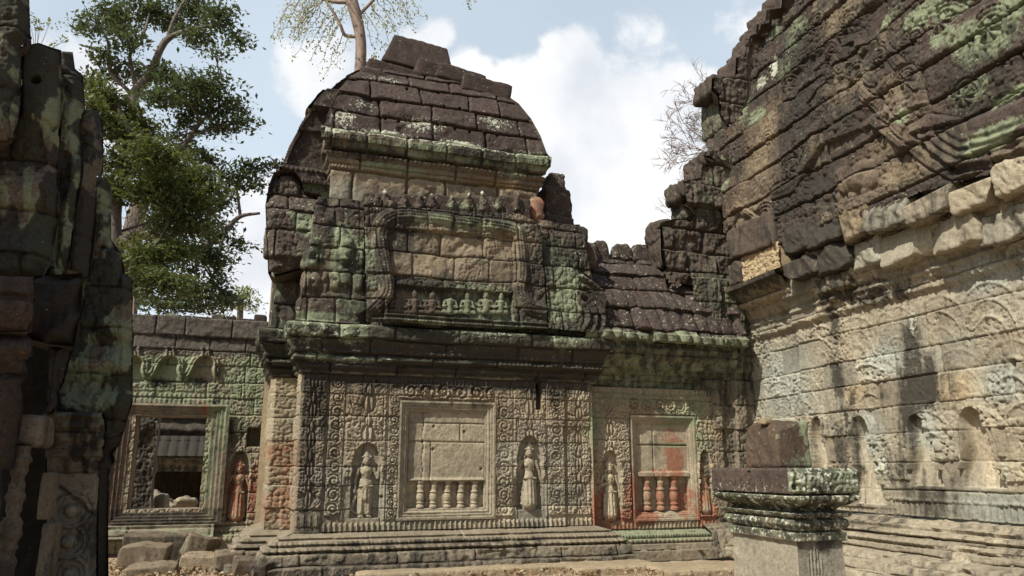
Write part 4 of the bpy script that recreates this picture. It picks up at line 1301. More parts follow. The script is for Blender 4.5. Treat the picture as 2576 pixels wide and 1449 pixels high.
def r_wall(U, V):
    b, d, rr_ = BR.ev(U, V)
    up = V > 2.2
    lat = leafy(U, V, 19, 151) * .042 - .045 * ss(.62, .75, vn(U * 26, V * 26, 158)) * ss(.4, .6, vn(U * 3, V * 3, 159))
    # arcs of beaded branches
    au = np.mod(U + .2 * np.floor(V / .8), .85) - .42; av = np.mod(V, .8)
    rr = np.hypot(au, av * .75); arcs = gau((np.mod(rr, .17) - .085) / .018) * .028
    o = np.where(up, lat * .8 + arcs, lat * 1.25)
    plain = ((rr_[1] > .82) | (V < 1.42)) & ~((V > .92) & (V < 1.16))
    o = np.where(plain, o * .12, o)
    o = np.where((V > .93) & (V < 1.12), petals(U, V - .93, .10, .18) * .02, o)
    o = o * (.35 + .75 * ss(.35, .6, fbm(U * 1.6, V * 1.6, 153, 3)))
    o = bellniche(o, U, V, RN)
    # shallow pilaster steps near the inner corner
    st = np.where(U < PIL[0][0], -.10, np.where(U < PIL[1][0], .0, np.where(U < PIL[2][0], .06, np.where(U < PIL[3][0], .02, 0))))
    o = o + np.where(V > 2.5, st, np.where(V > 1.0, st * .5, 0))
    # broken mouldings above
    o = o + ss(4.05, 4.15, V) * .10 + ss(4.3, 4.36, V) * .05 + ss(4.55, 4.62, V) * .10 - .05 * gau((V - 4.42) / .04)
    er = ss(.56, .62, fbm(U * 1.5, V * 1.5, 154, 4)) * ss(3.9, 4.3, V)
    o = o - er * .07
    o = holes(o, U, V, RHOLE, .05, .12)
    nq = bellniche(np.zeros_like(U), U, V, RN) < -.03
    return o + b * np.where(nq, .25, 1) + (fbm(U * 18, V * 18, 155, 3) - .5) * .016


R_ST = Stain(RF, [('d', *rz8(1190, 420), 30, 80, .5), ('d', *rz8(1230, 560), 60, 70, .62), ('d', *rz8(1170, 700), 30, 90, .5), ('d', *rz8(840, 250), 18, 60, .35), ('d', *rz8(860, 520), 20, 60, .4), ('d', *rz8(900, 850), 40, 110, .42), ('d', *rz8(940, 1000), 30, 60, .5),
                  ('d', *rz8(1290, 1080), 70, 60, .42), ('d', *rz8(900, 130), 90, 20, .5), ('d', *rz8(760, 780), 60, 70, .2), ('d', *rz8(1120, 950), 40, 60, .35), ('d', *rz8(1000, 600), 120, 20, .2), ('d', *rz8(1060, 130), 70, 25, .45),
                  ('o', *rz8(1410, 560), 60, 46, .9), ('o', *rz8(930, 580), 20, 30, .8), ('o', *rz8(1100, 740), 20, 40, .5), ('o', *rz8(920, 430), 60, 40, .3),
                  ('y', *rz8(580, 540), 70, 80, .7), ('y', *rz8(1060, 430), 50, 40, .6), ('y', *rz8(1420, 400), 50, 50, .4), ('y', *rz8(1610, 540), 60, 50, .75), ('y', *rz8(1250, 760), 30, 50, .8), ('y', *rz8(1000, 800), 30, 50, .6), ('y', *rz8(1550, 40), 90, 40, .6), ('y', *rz8(1550, 1130), 110, 40, .6),
                  ('p', *rz8(640, 350), 32, 40, .7), ('p', *rz8(1450, 190), 70, 36, .5), ('p', *rz8(1600, 170), 60, 50, .4), ('w', *rz8(1060, 930), 14, 60, .5), ('w', *rz8(1640, 960), 12, 40, .5), ('w', *rz8(1190, 250), 14, 40, .5), ('w', *rz8(1210, 100), 20, 14, .4)])


def r_attr(U, V, H):
    _, d, (r1, r2, r3, r4) = BR.ev(U, V); G = lambda k: R_ST.get(k, U, V)
    nq = bellniche(np.zeros_like(U), U, V, RN) < -.05
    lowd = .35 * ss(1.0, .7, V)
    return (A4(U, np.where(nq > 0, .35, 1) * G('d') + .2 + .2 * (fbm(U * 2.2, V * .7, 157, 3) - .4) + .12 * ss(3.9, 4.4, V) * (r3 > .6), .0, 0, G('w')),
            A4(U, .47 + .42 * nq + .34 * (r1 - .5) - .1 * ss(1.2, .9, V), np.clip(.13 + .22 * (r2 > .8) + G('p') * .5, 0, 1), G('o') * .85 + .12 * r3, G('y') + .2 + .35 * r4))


BRB = Blocks([0, .2, .46, .66, .91], RU0, RU1, .8, 1.6, 73, j=.009, dep=.05, rr=.03, rnd=.02, off=.02, tilt=.02, wob=.04)


def r_base(U, V):
    o = np.where((V > .55) & (V < .65), beads(U, V - .55, .10, .10) * .04, 0 * U)
    o = np.where((V > .66) & (V < .745), beads(U, V - .66, .07, .085) * .03, o)
    o = np.where((V > .34) & (V < .46), leafy(U, V, 17, 161) * .03, o)
    er = ss(.55, .72, fbm(U * 2, V * 3, 162, 4))
    return o * (1 - er) + BRB.ev(U, V)[0] - er * .06 + (fbm(U * 8, V * 10, 163, 4) - .5) * .04


def r_base_attr(U, V, H):
    r = BRB.ev(U, V)[2]
    return (A4(U, .30 + .25 * vn(U * 1.2, V * 3, 5) * (r[0] > .3), .06, 0, .05), A4(U, .52 + .3 * (r[1] - .5), .3, .05, .25))


g = Geo(); sheet(g, RF, RU0, RU1, 0, .91, .015, .013, RPROF, r_base, 0, 0, r_base_attr); link('plinth', g, STONE, tow)
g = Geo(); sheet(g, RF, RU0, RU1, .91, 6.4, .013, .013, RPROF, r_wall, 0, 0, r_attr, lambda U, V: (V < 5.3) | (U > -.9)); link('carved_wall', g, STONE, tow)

# dark upper wall with the carved pediment, overhanging
OU = .45
ROUT = RF.uvs([(1838, 705), (1836, 640), (1823, 560), (1818, 470), (1845, 420), (1800, 395), (1812, 330), (1850, 300), (1872, 240), (1872, 142), (1887, 88), (1902, 83), (1906, 60), (1926, 56), (1930, 24), (1966, 18), (1975, -60), (2700, -330), (3250, -600), (3250, 215)] +
              [rz7(2060, 840), rz7(1880, 900), rz7(1690, 940), rz7(1520, 990), rz7(1400, 1050), rz7(1180, 1120), rz7(1060, 1150), rz7(900, 1230), rz7(780, 1270), rz7(700, 1320), rz7(600, 1350), rz7(520, 1300)], OU)
zt = [2.9]
BRU = Blocks([4.6, 5.05, 5.5, 6.05, 6.55, 7.1, 7.6, 8.15, 8.7, 9.2, 9.7, 10.3, 11.0], -6, 8, .8, 1.5, 83, j=.015, dep=.11, rr=.05, rnd=.022, off=.035, tilt=.035, wob=.045)
ARC = [RF.uvs([rz7(*p) for p in pl], OU) for pl in [
    [(1000, 560), (985, 640), (960, 760), (930, 850), (860, 960), (770, 990)],
    [(1290, 600), (1400, 690), (1560, 800), (1680, 870), (1780, 850), (1960, 770)],
    [(930, 500), (990, 410), (1080, 340), (1180, 350), (1270, 420)],
    [(1210, 470), (1300, 560), (1450, 690)],
    [(1080, 350), (1030, 300), (980, 280), (950, 340)], [(1310, 230), (1400, 330), (1520, 440)], [(520, 1180), (580, 1060), (700, 1180), (790, 1110)], [(1480, 690), (1560, 640), (1800, 690), (2020, 640)],
    [(1020, 260), (1060, 210), (1160, 180), (1180, 250)]]]
RFIG = [(rz7(*p), s) for p, s in [((1215, 760), .22), ((1265, 730), .22), ((1300, 710), .22), ((1340, 690), .24), ((1130, 800), .22), ((1280, 850), .22), ((1320, 830), .22), ((1370, 830), .24), ((1420, 800), .26), ((1460, 830), .26), ((1385, 900), .3), ((1440, 870), .28), ((1310, 900), .26),
                                  ((945, 870), .24), ((1010, 850), .24), ((965, 990), .24), ((1015, 980), .24), ((1170, 780), .2), ((540, 960), .3), ((690, 690), .3), ((1350, 750), .26), ((1400, 740), .24)]]
RFUV = [(*RF.uv(*p, OU), s) for p, s in RFIG]
ELE = [(*RF.uv(*rz7(x, y), OU), r) for x, y, r in [(1190, 900, .30), (1140, 930, .25), (1090, 900, .17), (1075, 960, .09), (1080, 1010, .07), (1160, 1000, .12), (1230, 980, .13), (1250, 920, .2)]]
TYR = RF.uvs([rz7(*p) for p in [(930, 880), (1010, 740), (1260, 640), (1480, 800), (1500, 900), (1060, 1060), (930, 1060)]], OU)


NBODY = RF.uvs([rz7(*p) for p in [(1480, 690), (1600, 650), (1800, 590), (2100, 470), (2100, 800), (1880, 870), (1690, 900), (1560, 810)]], OU)
NBL = RF.uvs([rz7(*p) for p in [(1480, 690), (1560, 810), (1690, 890), (1880, 860), (2100, 790)]], OU)
FANS = [(*RF.uv(*rz7(x, y), OU), a, b) for x, y, a, b in [(1010, 270, .14, .42), (1150, 400, .16, .40), (720, 1130, .18, .45), (850, 880, .15, .5), (1290, 300, .12, .36), (1440, 420, .14, .34), (800, 440, .12, .34), (1620, 120, .16, .4), (1880, 160, .18, .42), (1740, 500, .14, .4), (1960, 640, .2, .5), (720, 720, .1, .3), (1100, 130, .14, .36), (1480, 200, .1, .3), (930, 120, .12, .3)]]


def r_up(U, V):
    b, d, r = BRU.ev(U, V)
    o = leafy(U, V, 13, 171) * .06 * (.3 + .9 * ss(.38, .6, fbm(U * 1.1, V * 1.1, 172, 3)))
    o = o + leafy(U, V, 20, 173) * .03
    for k, pl in enumerate(ARC):
        dn, al = pdist(U, V, pl)
        w = .17 if k in (0, 1, 7) else .11
        nh = np.sqrt(np.clip(1 - (dn / w) ** 2, 0, 1))
        o = np.where(dn < w, nh * .10 + .013 * np.cos(dn / w * 9.4) + .02 * beads(al, dn - .01, .06, .08), o)
    for cu_, cv_, r0, r1_ in FANS:
        r_ = np.hypot(U - cu_, V - cv_); th = np.arctan2(V - cv_, U - cu_)
        m = (r_ > r0) & (r_ < r0 * 2.1) & (th > -.6)
        o = np.where(m, .045 + .016 * np.cos(r_ / .07 * 2 * np.pi) + .012 * np.cos(th * 22) * (np.mod(r_, .14) < .07), o)
        o = np.where(r_ < r0, .07 * np.sqrt(np.clip(1 - (r_ / r0) ** 2, 0, 1)) + .03 * np.cos(th * 7), o)
    body = inpoly(U, V, NBODY); bd = pdist(U, V, NBL)[0]
    o = np.where(body, .10 * ss(0, .12, pdist(U, V, NBODY + NBODY[:1])[0]) + .02 * np.cos(bd / .11 * 2 * np.pi) * ss(.6, .3, bd) + .03 * beads(U, np.mod(bd, .22) - .05, .07, .07) * (bd < .2), o)
    t = inpoly(U, V, TYR); o = np.where(t, o * .3 - .05, o)
    for u, v, s in RFUV:
        x = (U - u) / s; y = (V - v) / s + .6
        m = (np.abs(x) < .5) & (y > -.2) & (y < 1.1)
        if m.any():
            c = capsules(x[m], y[m], [(0, .1, .24, 0, .45, .2, .0), (0, .7, .19, 0, .78, .19, .08), (-.2, .9, .05, .2, .9, .05, .1), (0, .9, .14, 0, 1.0, .05, .05), (-.2, .45, .09, -.3, .15, .09, .05), (.2, .45, .09, .05, .25, .08, .2)])
            hh = o[m]; o[m] = np.maximum(hh, c * s * .8 - .04)
    for u, v, rd in ELE:
        r2 = ((U - u) / rd) ** 2 + ((V - v) / rd / .85) ** 2
        o = np.maximum(o, rd * .55 * np.sqrt(np.clip(1 - r2, 0, 1)) - .04)
    er = ss(.58, .75, fbm(U * 1.3, V * 1.3, 175, 4))
    return o + b - er * .10 + (fbm(U * 6, V * 6, 176, 4) - .5) * .06


RU_ST = Stain(RF, [('g', *rz7(x, y), rx, ry, a) for x, y, rx, ry, a in [(830, 170, 24, 40, .8), (700, 150, 14, 20, .6), (570, 470, 14, 60, .8), (780, 340, 20, 30, .5), (1510, 80, 50, 24, .65), (1760, 230, 34, 50, .7), (1900, 140, 60, 40, .72), (1980, 60, 40, 40, .8), (1780, 470, 44, 30, .6), (1440, 600, 20, 16, .6),
                                                                 (1880, 720, 70, 22, .95), (1800, 770, 40, 20, .7), (1960, 680, 40, 20, .8), (2000, 480, 60, 14, .7), (1640, 60, 40, 20, .5), (640, 600, 20, 20, .6), (1920, 220, 60, 30, .6), (1640, 190, 30, 24, .5), (480, 900, 20, 40, .7), (1330, 80, 40, 20, .4)]] +
              [('t', *rz7(x, y), rx, ry, a) for x, y, rx, ry, a in [(720, 680, 30, 60, .8), (690, 900, 40, 80, .8), (620, 1100, 40, 40, .8), (1330, 740, 90, 30, .8), (1420, 880, 70, 30, .8), (1190, 400, 50, 30, .6), (1060, 720, 60, 30, .4), (1040, 80, 40, 30, .6), (1300, 200, 50, 40, .5), (1080, 430, 50, 40, .5), (1180, 940, 50, 30, .4), (1360, 430, 60, 40, .4)]] +
              [('w', *rz7(x, y), rx, ry, a) for x, y, rx, ry, a in [(720, 340, 8, 24, .7), (660, 420, 14, 12, .7)]] +
              [('d', *rz7(x, y), rx, ry, a) for x, y, rx, ry, a in [(850, 900, 50, 50, .4), (850, 1040, 60, 50, .4), (980, 1020, 60, 50, .4), (1150, 600, 70, 40, .25), (900, 240, 60, 60, .35), (850, 600, 60, 60, .4), (1200, 300, 80, 40, .3), (1150, 130, 80, 40, .3)]], OU)


def r_up_attr(U, V, H):
    _, d, (r1, r2, r3, r4) = BRU.ev(U, V); G = lambda k: RU_ST.get(k, U, V)
    n = fbm(U * .9, V * .9, 177, 3)
    return (A4(U, .32 + .22 * ss(.4, .65, n) + .6 * G('d') - .25 * G('t'), G('g') * 1.2 + .22, 0, G('w') + .12), A4(U, .44 + .28 * (r1 - .5), np.clip(.97 - .34 * G('t') - .2 * (r2 > .75), 0, 1), .1 * (r3 > .8) + .12 * G('t'), .0))


g = Geo()
sheet(g, RF, -3.6, 6.6, 4.7, 11.0, .015, .015, [(4.6, .40), (5.2, .46), (7, .46), (8.2, .36), (9.6, .22), (11, .0)], r_up, 0, 0, r_up_attr, lambda U, V: inpoly(U, V, ROUT))
rim(g, RF, ROUT, .38, .15)
link('pediment', g, STONE, tow)

# stones stacked behind the silhouette and at the inner corner (seen against the sky)
EF = Frame(RF.pos(np.float64(-2.78), np.float64(0), np.float64(0))[:2], math.radians(19))
BK = [  # x0,y0,x1,y1, offset towards us along the wing normal, depth, green, tint
    ((1660, 549, 1738, 610), -.2, .7, .1), ((1672, 588, 1752, 674), -.1, .7, .05), ((1713, 451, 1772, 500), .0, .7, .35), ((1720, 498, 1768, 552), .1, .6, .5), ((1764, 412, 1830, 470), .0, .8, .1), ((1762, 465, 1830, 540), -.1, .8, .2),
    ((1745, 540, 1800, 600), -.2, .7, .35), ((1780, 590, 1850, 650), -.1, .8, .15), ((1770, 380, 1865, 422), .1, .9, .2), ((1790, 190, 1870, 240), .1, .8, .3), ((1810, 232, 1880, 330), -.1, .8, .55), ((1826, 320, 1890, 390), .0, .8, .4),
    ((1850, 142, 1900, 200), -.2, .8, .15), ((1874, 110, 1910, 150), -.2, .8, .2), ((1888, 82, 1930, 120), -.3, .8, .25), ((1905, 57, 1950, 100), -.4, .8, .1), ((1927, 22, 1985, 70), -.5, .8, .1), ((1967, -30, 2020, 40), -.5, .8, .1),
    ((1740, 640, 1840, 700), .1, .9, .05), ((1750, 695, 1850, 760), .25, .9, .5), ((1790, 745, 1850, 800), .3, .8, .4)]
for i, (bx, of, dp, gr) in enumerate(BK):
    g = Geo(); block_px(g, EF, bx, of - .42 if i not in (0, 1, 2, 6, 17) else of - .1, dp, 400 + i, (.4, gr * .9, 0, .1), (.42, .92, 0, 0), (i % 3 - 1) * .03, .12, .07, n=24)
    link('stacked_stone', g, STONE, tow)
EOUT = EF.uvs([(1690, 780), (1672, 690), (1664, 640), (1662, 560), (1700, 549), (1738, 556), (1745, 540), (1722, 520), (1714, 490), (1718, 455), (1764, 446), (1768, 416), (1800, 404), (1772, 392), (1776, 382), (1830, 376), (1838, 330), (1812, 290), (1806, 240), (1790, 226), (1792, 196), (1850, 190), (1853, 144), (1873, 140), (1888, 90), (1903, 82), (1906, 60), (1926, 56), (1930, 24), (1966, 18), (1975, -60), (2300, -60), (2300, 780)], -.1)
EBK = Blocks([4.5, 5.0, 5.45, 5.9, 6.4, 6.9, 7.4, 7.9, 8.4, 8.9, 9.4, 10, 10.6, 11.2, 12], -4, 4, .5, .9, 95, j=.015, dep=.1, rr=.06, rnd=.04, off=.09, tilt=.08, wob=.05)
g = Geo(); sheet(g, EF, -2, 2.5, 5.2, 11.8, .02, .02, None, lambda U, V: -.12 + EBK.ev(U, V)[0] + (fbm(U * 6, V * 6, 97, 4) - .5) * .12 + leafy(U, V, 11, 98) * .05, 0, 0, lambda U, V, H: (A4(U, .42, .65 * fbm(U * 1.5, V * 1.5, 3, 3), 0, .1), A4(U, .42, .9, 0, 0)), lambda U, V: inpoly(U, V, EOUT))
rim(g, EF, EOUT, -.12, -.9)
link('stepped_core', g, STONE, tow)
# corner face with dark carved pilaster, turned towards the court
EB = Blocks([0, .5, 1, 1.4, 1.9, 2.3, 2.8, 3.3, 3.8, 4.3, 4.8, 5.3], -3, 3, .5, .9, 91, j=.01, dep=.05, rr=.04, rnd=.02, off=.03, tilt=.03)


def e_h(U, V):
    pil = .10 * box1(U, -.45, -.18, .02) + .06 * box1(U, -.95, -.72, .02)
    return EB.ev(U, V)[0] + pil + leafy(U, V, 15, 181) * .05 + (fbm(U * 7, V * 7, 182, 4) - .5) * .05 + ss(3.4, 3.5, V) * .08 + ss(4.2, 4.3, V) * .12


g = Geo(); sheet(g, EF, -1.3, .06, 0, 5.4, .015, .015, [(0, .5), (.5, .3), (.6, 0), (6, 0)], e_h, 0, 0,
                lambda U, V, H: (A4(U, .42 + .2 * ss(2.6, 3.2, V), .2 + .40 * ss(2.6, 3.3, V), 0, .05), A4(U, .4, .45, 0, .15)))
link('corner_pilaster', g, STONE, tow)

# displaced cornice blocks between the pale wall and the pediment
CBX = [  # zoom boxes, offset, depth, colours: brown, ochre, grey, dark, green
    ((1060, 1040, 1235, 1240), .42, .5, (.4, .45, .1, .35, 0), 0.0), ((1205, 980, 1420, 1190), .44, .6, (.35, 0, .5, .35, 0), .1), ((1395, 945, 1655, 1130), .46, .6, (.35, .2, .3, .3, 0), .12), ((1640, 880, 1870, 1090), .40, .6, (.1, .2, .3, .1, 0), .25), ((1850, 800, 2060, 1010), .42, .6, (.08, .1, .3, .05, 0), .25),
    ((1110, 1220, 1290, 1390), .24, .5, (.12, 0, .6, .15, 0), .25), ((1275, 1150, 1540, 1350), .26, .5, (.1, .1, .5, .05, 0), .25), ((1525, 1085, 1800, 1290), .28, .5, (.12, .15, .4, .1, 0), .22), ((1790, 1060, 2060, 1250), .22, .5, (.25, 0, .5, .3, 0), .2),
    ((900, 1060, 1070, 1270), .42, .6, (.6, 0, .2, .62, 0), .12), ((785, 1140, 920, 1310), .44, .6, (.6, 0, 0, .6, 0), .1), ((940, 1240, 1130, 1410), .34, .6, (.5, 0, .2, .7, 0), .18), ((790, 1310, 960, 1440), .40, .5, (.6, 0, 0, .6, 0), .12), ((950, 1400, 1130, 1500), .22, .5, (.3, .1, .2, .45, 0), .2),
    ((500, 1110, 770, 1310), .52, .5, (.85, 0, 0, .3, 0), .0), ((510, 1320, 620, 1460), .45, .5, (.8, 0, 0, .4, .1), .1)]
for i, (bx, of, dp, c, cut) in enumerate(CBX):
    x0, y0 = rz7(bx[0], bx[1]); x1, y1 = rz7(bx[2], bx[3])
    xm, ym = (x0 + x1) / 2, (y0 + y1) / 2; hh = (y1 - y0) * .42
    g = Geo(); block_px(g, RF, (x0, ym - hh, x1, ym + hh), of + .12, dp + .1, 500 + i, (c[3] + .14, c[4] + .05, 0, .05), (.50 if c[3] < .35 else .42, c[0], c[1], c[2]), (random.Random(i).random() - .5) * .16, .05, .06, cut + .15, n=30)
    link('cornice_stone', g, STONE, tow)
# intact stretch of cornice at the corner, with a yellow frieze stone
ICR = RF.uvs([rz7(600, 1400), rz7(790, 1400)], .4)
g = Geo()
x0, y0 = rz7(610, 1275); x1, y1 = rz7(785, 1420)
yu0, yv0 = RF.uv(*rz7(605, 1425), .5); yu1, yv1 = RF.uv(*rz7(788, 1260), .5)
yv0 = RF.uv(*rz7(695, 1412), .5)[1]; yv1 = RF.uv(*rz7(695, 1280), .5)[1]
sheet(g, RF, yu0, yu1, yv0, yv1, .012, .012, None, lambda U, V: .50 + leafy(U, V, 12, 191) * .06 + scrolls(V, U, (yv0 + yv1) / 2 - .05, yu0, .11, 192) * .03, 0, 0, lambda U, V, H: (A4(U, .05, 0, 0, 0), A4(U, .62, .1, .6, .1)))
block_px(g, RF, (x0, y0 + 8, x1, y1 - 8), .50, .5, 560, (.1, 0, 0, 0), (.6, .1, .6, .1), 0, .02, .01)
o = link('frieze_stone', g, STONE, tow); o['label'] = 'yellow carved frieze stone'
icz = yv0
IP = [(icz - .62, .02), (icz - .5, .10), (icz - .42, .14), (icz - .40, .22), (icz - .32, .26), (icz - .30, .20), (icz - .22, .34), (icz - .10, .44), (icz - .08, .54), (icz, .56), (icz + .02, .45)]
g = Geo(); iu0 = -2.75; iu1_ = RF.uv(*rz7(800, 1440), .4)[0]
sheet(g, RF, iu0, iu1_, icz - .62, icz + .02, .013, .012, IP, lambda U, V: beads(U, V - icz + .41, .10, .10) * .05 + (fbm(U * 8, V * 8, 193, 4) - .5) * .03 + leafy(U, V, 14, 194) * .02, 0, 0,
      lambda U, V, H: (A4(U, .35 + .3 * ss(icz - .3, icz - .1, V), .05, 0, 0), A4(U, .5, .45 * ss(icz - .35, icz - .1, V) + .1, .1, .1)))
link('cornice', g, STONE, tow)

# ================================================================== low wall with the open window, on the left
wall_l = thing('window_wall', 'low green-stained wall with an open rectangular window on the left', 'wall', (*BF.pos(np.float64(1.5), np.float64(0), np.float64(0))[:2], 0))
bz = lambda x, y: (x * .51, 710 + y * .51)
o0 = BF.uv(345, 1045); o1 = BF.uv(500, 1278)
ou0, ou1, ov1, ov0 = o0[0], o1[0], BF.uv(420, 1047)[1], BF.uv(420, 1280)[1]
BU1 = BF.uv(668, 1150)[0] + .35; BU0 = -1.6
btop = BF.uv(500, 800)[1]
BB = Blocks([.0, .35, .7, 1.1, 1.5, 1.9, 2.3, 2.65, 2.98, 3.3, 3.65, 3.95, 4.22, btop], BU0, BU1, .5, 1.0, 111, j=.008, dep=.04, rr=.03, rnd=.015, off=.015, tilt=.012, wob=.025)
bn = []
for (x, yt, yb, hw) in [(bz(825, 365)[0], bz(825, 365)[1], bz(825, 495)[1], .20), (bz(1000, 365)[0], bz(1000, 365)[1], bz(1000, 495)[1], .20), (bz(650, 365)[0], bz(0, 365)[1], bz(0, 495)[1], .18)]:
    u, v = BF.uv(x, yb); vt = BF.uv(x, yt)[1]; bn.append((u, v, hw * 1.15, (vt - v) * .55, vt - v, .07))
bd_u, bd_v = BF.uv(593, 1312); bd_t = BF.uv(593, 1150)[1]
bdn = [(bd_u, bd_v, .2, (bd_t - bd_v) * .68, bd_t - bd_v + .12, .12)]
bh = [BF.uv(*bz(1222, 715)), BF.uv(*bz(1285, 812))]
JR = BF.uv(565, 1200)[0]
VL = BF.uv(450, 1020)[1]


def b_wall(U, V):
    b, d, _ = BB.ev(U, V)
    o = leafy(U, V, 19, 201) * .045 * (V > .62) * (V < 3.95)
    o = np.where((V < .62), .10 * (V < .3) + .05 * (V < .45) + .03 * beads(U, np.mod(V, .15) - .03, .09, .09), o)
    o = bellniche(o, U, V, bn)
    o = apply_niches(o, U, V, bdn)
    led = (V > VL + .02) & (V < VL + .28) & (U < JR)
    o = np.where(led, .02 + .02 * petals(U, V - VL - .04, .09, .2), o)
    o = o + .04 * (V > 3.95) + .05 * (V > 4.22)
    hq = box1(U, bh[0][0], bh[1][0], .015) * box1(V, bh[1][1], bh[0][1], .015)
    o = o * (1 - hq) - .3 * hq
    return o + b * (1 - hq) + (fbm(U * 9, V * 9, 203, 4) - .5) * .035


B_ST = Stain(BF, [('g', 420, 950, 110, 80, .85), ('g', 620, 930, 60, 110, .85), ('g', 540, 1010, 60, 110, .6), ('g', 470, 860, 120, 20, .55), ('g', 640, 1000, 40, 60, .7), ('g', 600, 1340, 80, 16, .5), ('g', 520, 1150, 20, 120, .7), ('g', 450, 880, 130, 40, .5), ('g', 590, 1060, 60, 60, .6),
                  ('r', 594, 1230, 34, 70, .72), ('r', 636, 1240, 14, 90, .7), ('d', 480, 790, 200, 26, .3), ('d', 410, 965, 40, 16, .55), ('d', 500, 960, 40, 16, .45), ('d', 470, 850, 140, 10, .5), ('d', 400, 900, 20, 40, .3), ('d', 545, 990, 10, 50, .4), ('d', 600, 1090, 40, 40, .4)])


def b_attr(U, V, H):
    _, d, (r1, r2, r3, r4) = BB.ev(U, V); G = lambda k: B_ST.get(k, U, V)
    top = ss(3.75, 3.95, V)
    return (A4(U, G('d') + .15, np.maximum(G('g'), .25) * (1 - .55 * top) + 0, G('r'), .08), A4(U, .42 + .22 * (r1 - .5), np.clip(.22 + .75 * top + .1 * G('r'), 0, 1), 0, .2))


topw = lambda U: btop - .18 * (vn(np.floor(U / .62) * 3.7, 0 * U, 6) > .55) - .08 * vn(U * 3, 0 * U, 8)
g = Geo()
sheet(g, BF, BU0, BU1, 0, btop, .014, .014, None, b_wall, 0, 0, b_attr,
      lambda U, V: ~((U > ou0) & (U < ou1) & (V > ov0) & (V < ov1)))
back = Frame(BF.o - BF.n * .6 + BF.u * BU1, BF.ang + math.pi)
bl = lambda u: BU1 - u
sheet(g, back, 0, BU1 - BU0, 0, btop, .08, .05, None, lambda U, V: (fbm(U * 4, V * 4, 205, 3) - .5) * .06, 0, 0, lambda U, V, H: (A4(U, .3, .2, 0, 0), A4(U, .42, .6, 0, 0)),
      lambda U, V: ~((U > bl(ou1) + .02) & (U < bl(ou0) - .02) & (V > ov0) & (V < ov1)))
link('carved_wall', g, STONE, wall_l)
g = Geo()
xk = 330
for k in range(9):
    wk = [52, 30, 44, 24, 50, 36, 28, 46, 30][k]; x0 = xk; xk += wk; h_ = [18, 8, 4, 10, 14, 6, 12, 20, 10][k]
    block_px(g, BF, (x0, 784 + h_ * .8, x0 + wk + .5, 822), .04, .7, 600 + k, (.4, .1 if k not in (2, 5) else .45, 0, .12), (.36, 1, 0, 0), 0, .04, .03)
link('coping', g, STONE, wall_l)
# frame: four stones with stepped mouldings
fz = [(0, .10), (.05, .12), (.055, .07), (.10, .09), (.105, .05), (.15, .065), (.155, .02), (.21, .03), (.215, -.01), (.27, .0)]


def bfa(U, V, H):
    G = lambda k: B_ST.get(k, U, V)
    red = .75 * ss(ou1 + .30, ou1 + .05, U) * (U > ou1 - .1) * ss(.2, .5, fbm(U * 3, V * 1.2, 207, 2) - .05)
    lo = ss(ou0 + .05, ou0 - .1, U)
    return (A4(U, .38 + .25 * (V < ov0), .22 + .9 * G('g') * (U > ou1), np.clip(red + .38 * lo, 0, 1), 0), A4(U, .30, .42 + .3 * lo, .05, .15))


g = Geo()
fw = JR - ou1
fl_, fb_, ft_ = fw * .95, .30, VL + .02 - ov1


def b_d(U, V): return np.minimum(np.minimum((U - ou0 + fl_) / fl_, (JR - U) / fw), np.minimum((V - ov0 + fb_) / fb_, (VL + .02 - V) / ft_))


sheet(g, BF, ou0 - fl_ - .005, JR + .005, ov0 - fb_ - .005, VL + .025, .012, .012, None,
      lambda U, V: .03 + np.interp(b_d(U, V) * .27 + (fbm(U * 2, V * 2, 3, 2) - .5) * .01, [p[0] for p in fz], [p[1] for p in fz]) + (fbm(U * 14, V * 14, 8, 3) - .5) * .014, 0, 0, bfa, lambda U, V: b_d(U, V) < 1)
# jamb, lintel and sill reveals
fl = Frame(BF.o + BF.u * ou0, BF.ang + math.pi / 2)
sheet(g, fl, -.02, .62, ov0 - .05, ov1 + .05, .03, .03, None, lambda U, V: (fbm(U * 5, V * 5, 208, 3) - .5) * .03 - .03 * (np.mod(U, .2) < .03), 0, 0, lambda U, V, H: (A4(U, .2, .2, .3, 0), A4(U, .42, .4, 0, 0)))
fr_ = Frame(BF.o + BF.u * ou1 - BF.n * .6, BF.ang - math.pi / 2)
sheet(g, fr_, -.02, .62, ov0 - .05, ov1 + .05, .03, .03, None, lambda U, V: (fbm(U * 5, V * 5, 209, 3) - .5) * .03, 0, 0, lambda U, V, H: (A4(U, .1, .1, .6, 0), A4(U, .45, .2, 0, 0)))
for zz, tk in ((ov1, .14), (ov0 - .14, .14)):
    c = BF.pos(np.float64((ou0 + ou1) / 2), np.float64(zz + tk / 2), np.float64(-.29))
    rough_block(g, c, axes(BF.ang), ((ou1 - ou0) / 2 + .12, .31, tk / 2), 620 + int(zz * 10), .02, .008, 20, (0, 0), (.2, .15, .2, 0), (.45, .4, 0, .1))
link('window_frame', g, STONE, wall_l)
g = Geo()
ru = BF.uv(540, 1310)[0]
sill = [(.30, .42), (.34, .34), (.44, .30), (.46, .22), (.54, .24), (.56, .14), (ov0 - .30, .12)]
sheet(g, BF, BU0, ru, .30, ov0 - .28, .02, .013, sill, lambda U, V: (fbm(U * 4, V * 9, 210, 4) - .5) * .05 + BS.ev(U, V * .5)[0], 0, 0, lambda U, V, H: (A4(U, .35, .42, 0, 0), A4(U, .42, .4, 0, .2)))
link('sill', g, STONE, wall_l)
add_devata(wall_l, BF, 593, 1312, 1150, 1, 0, (.05, .04, .55, 0), (.66, .15, .1, .0), off=-.08)

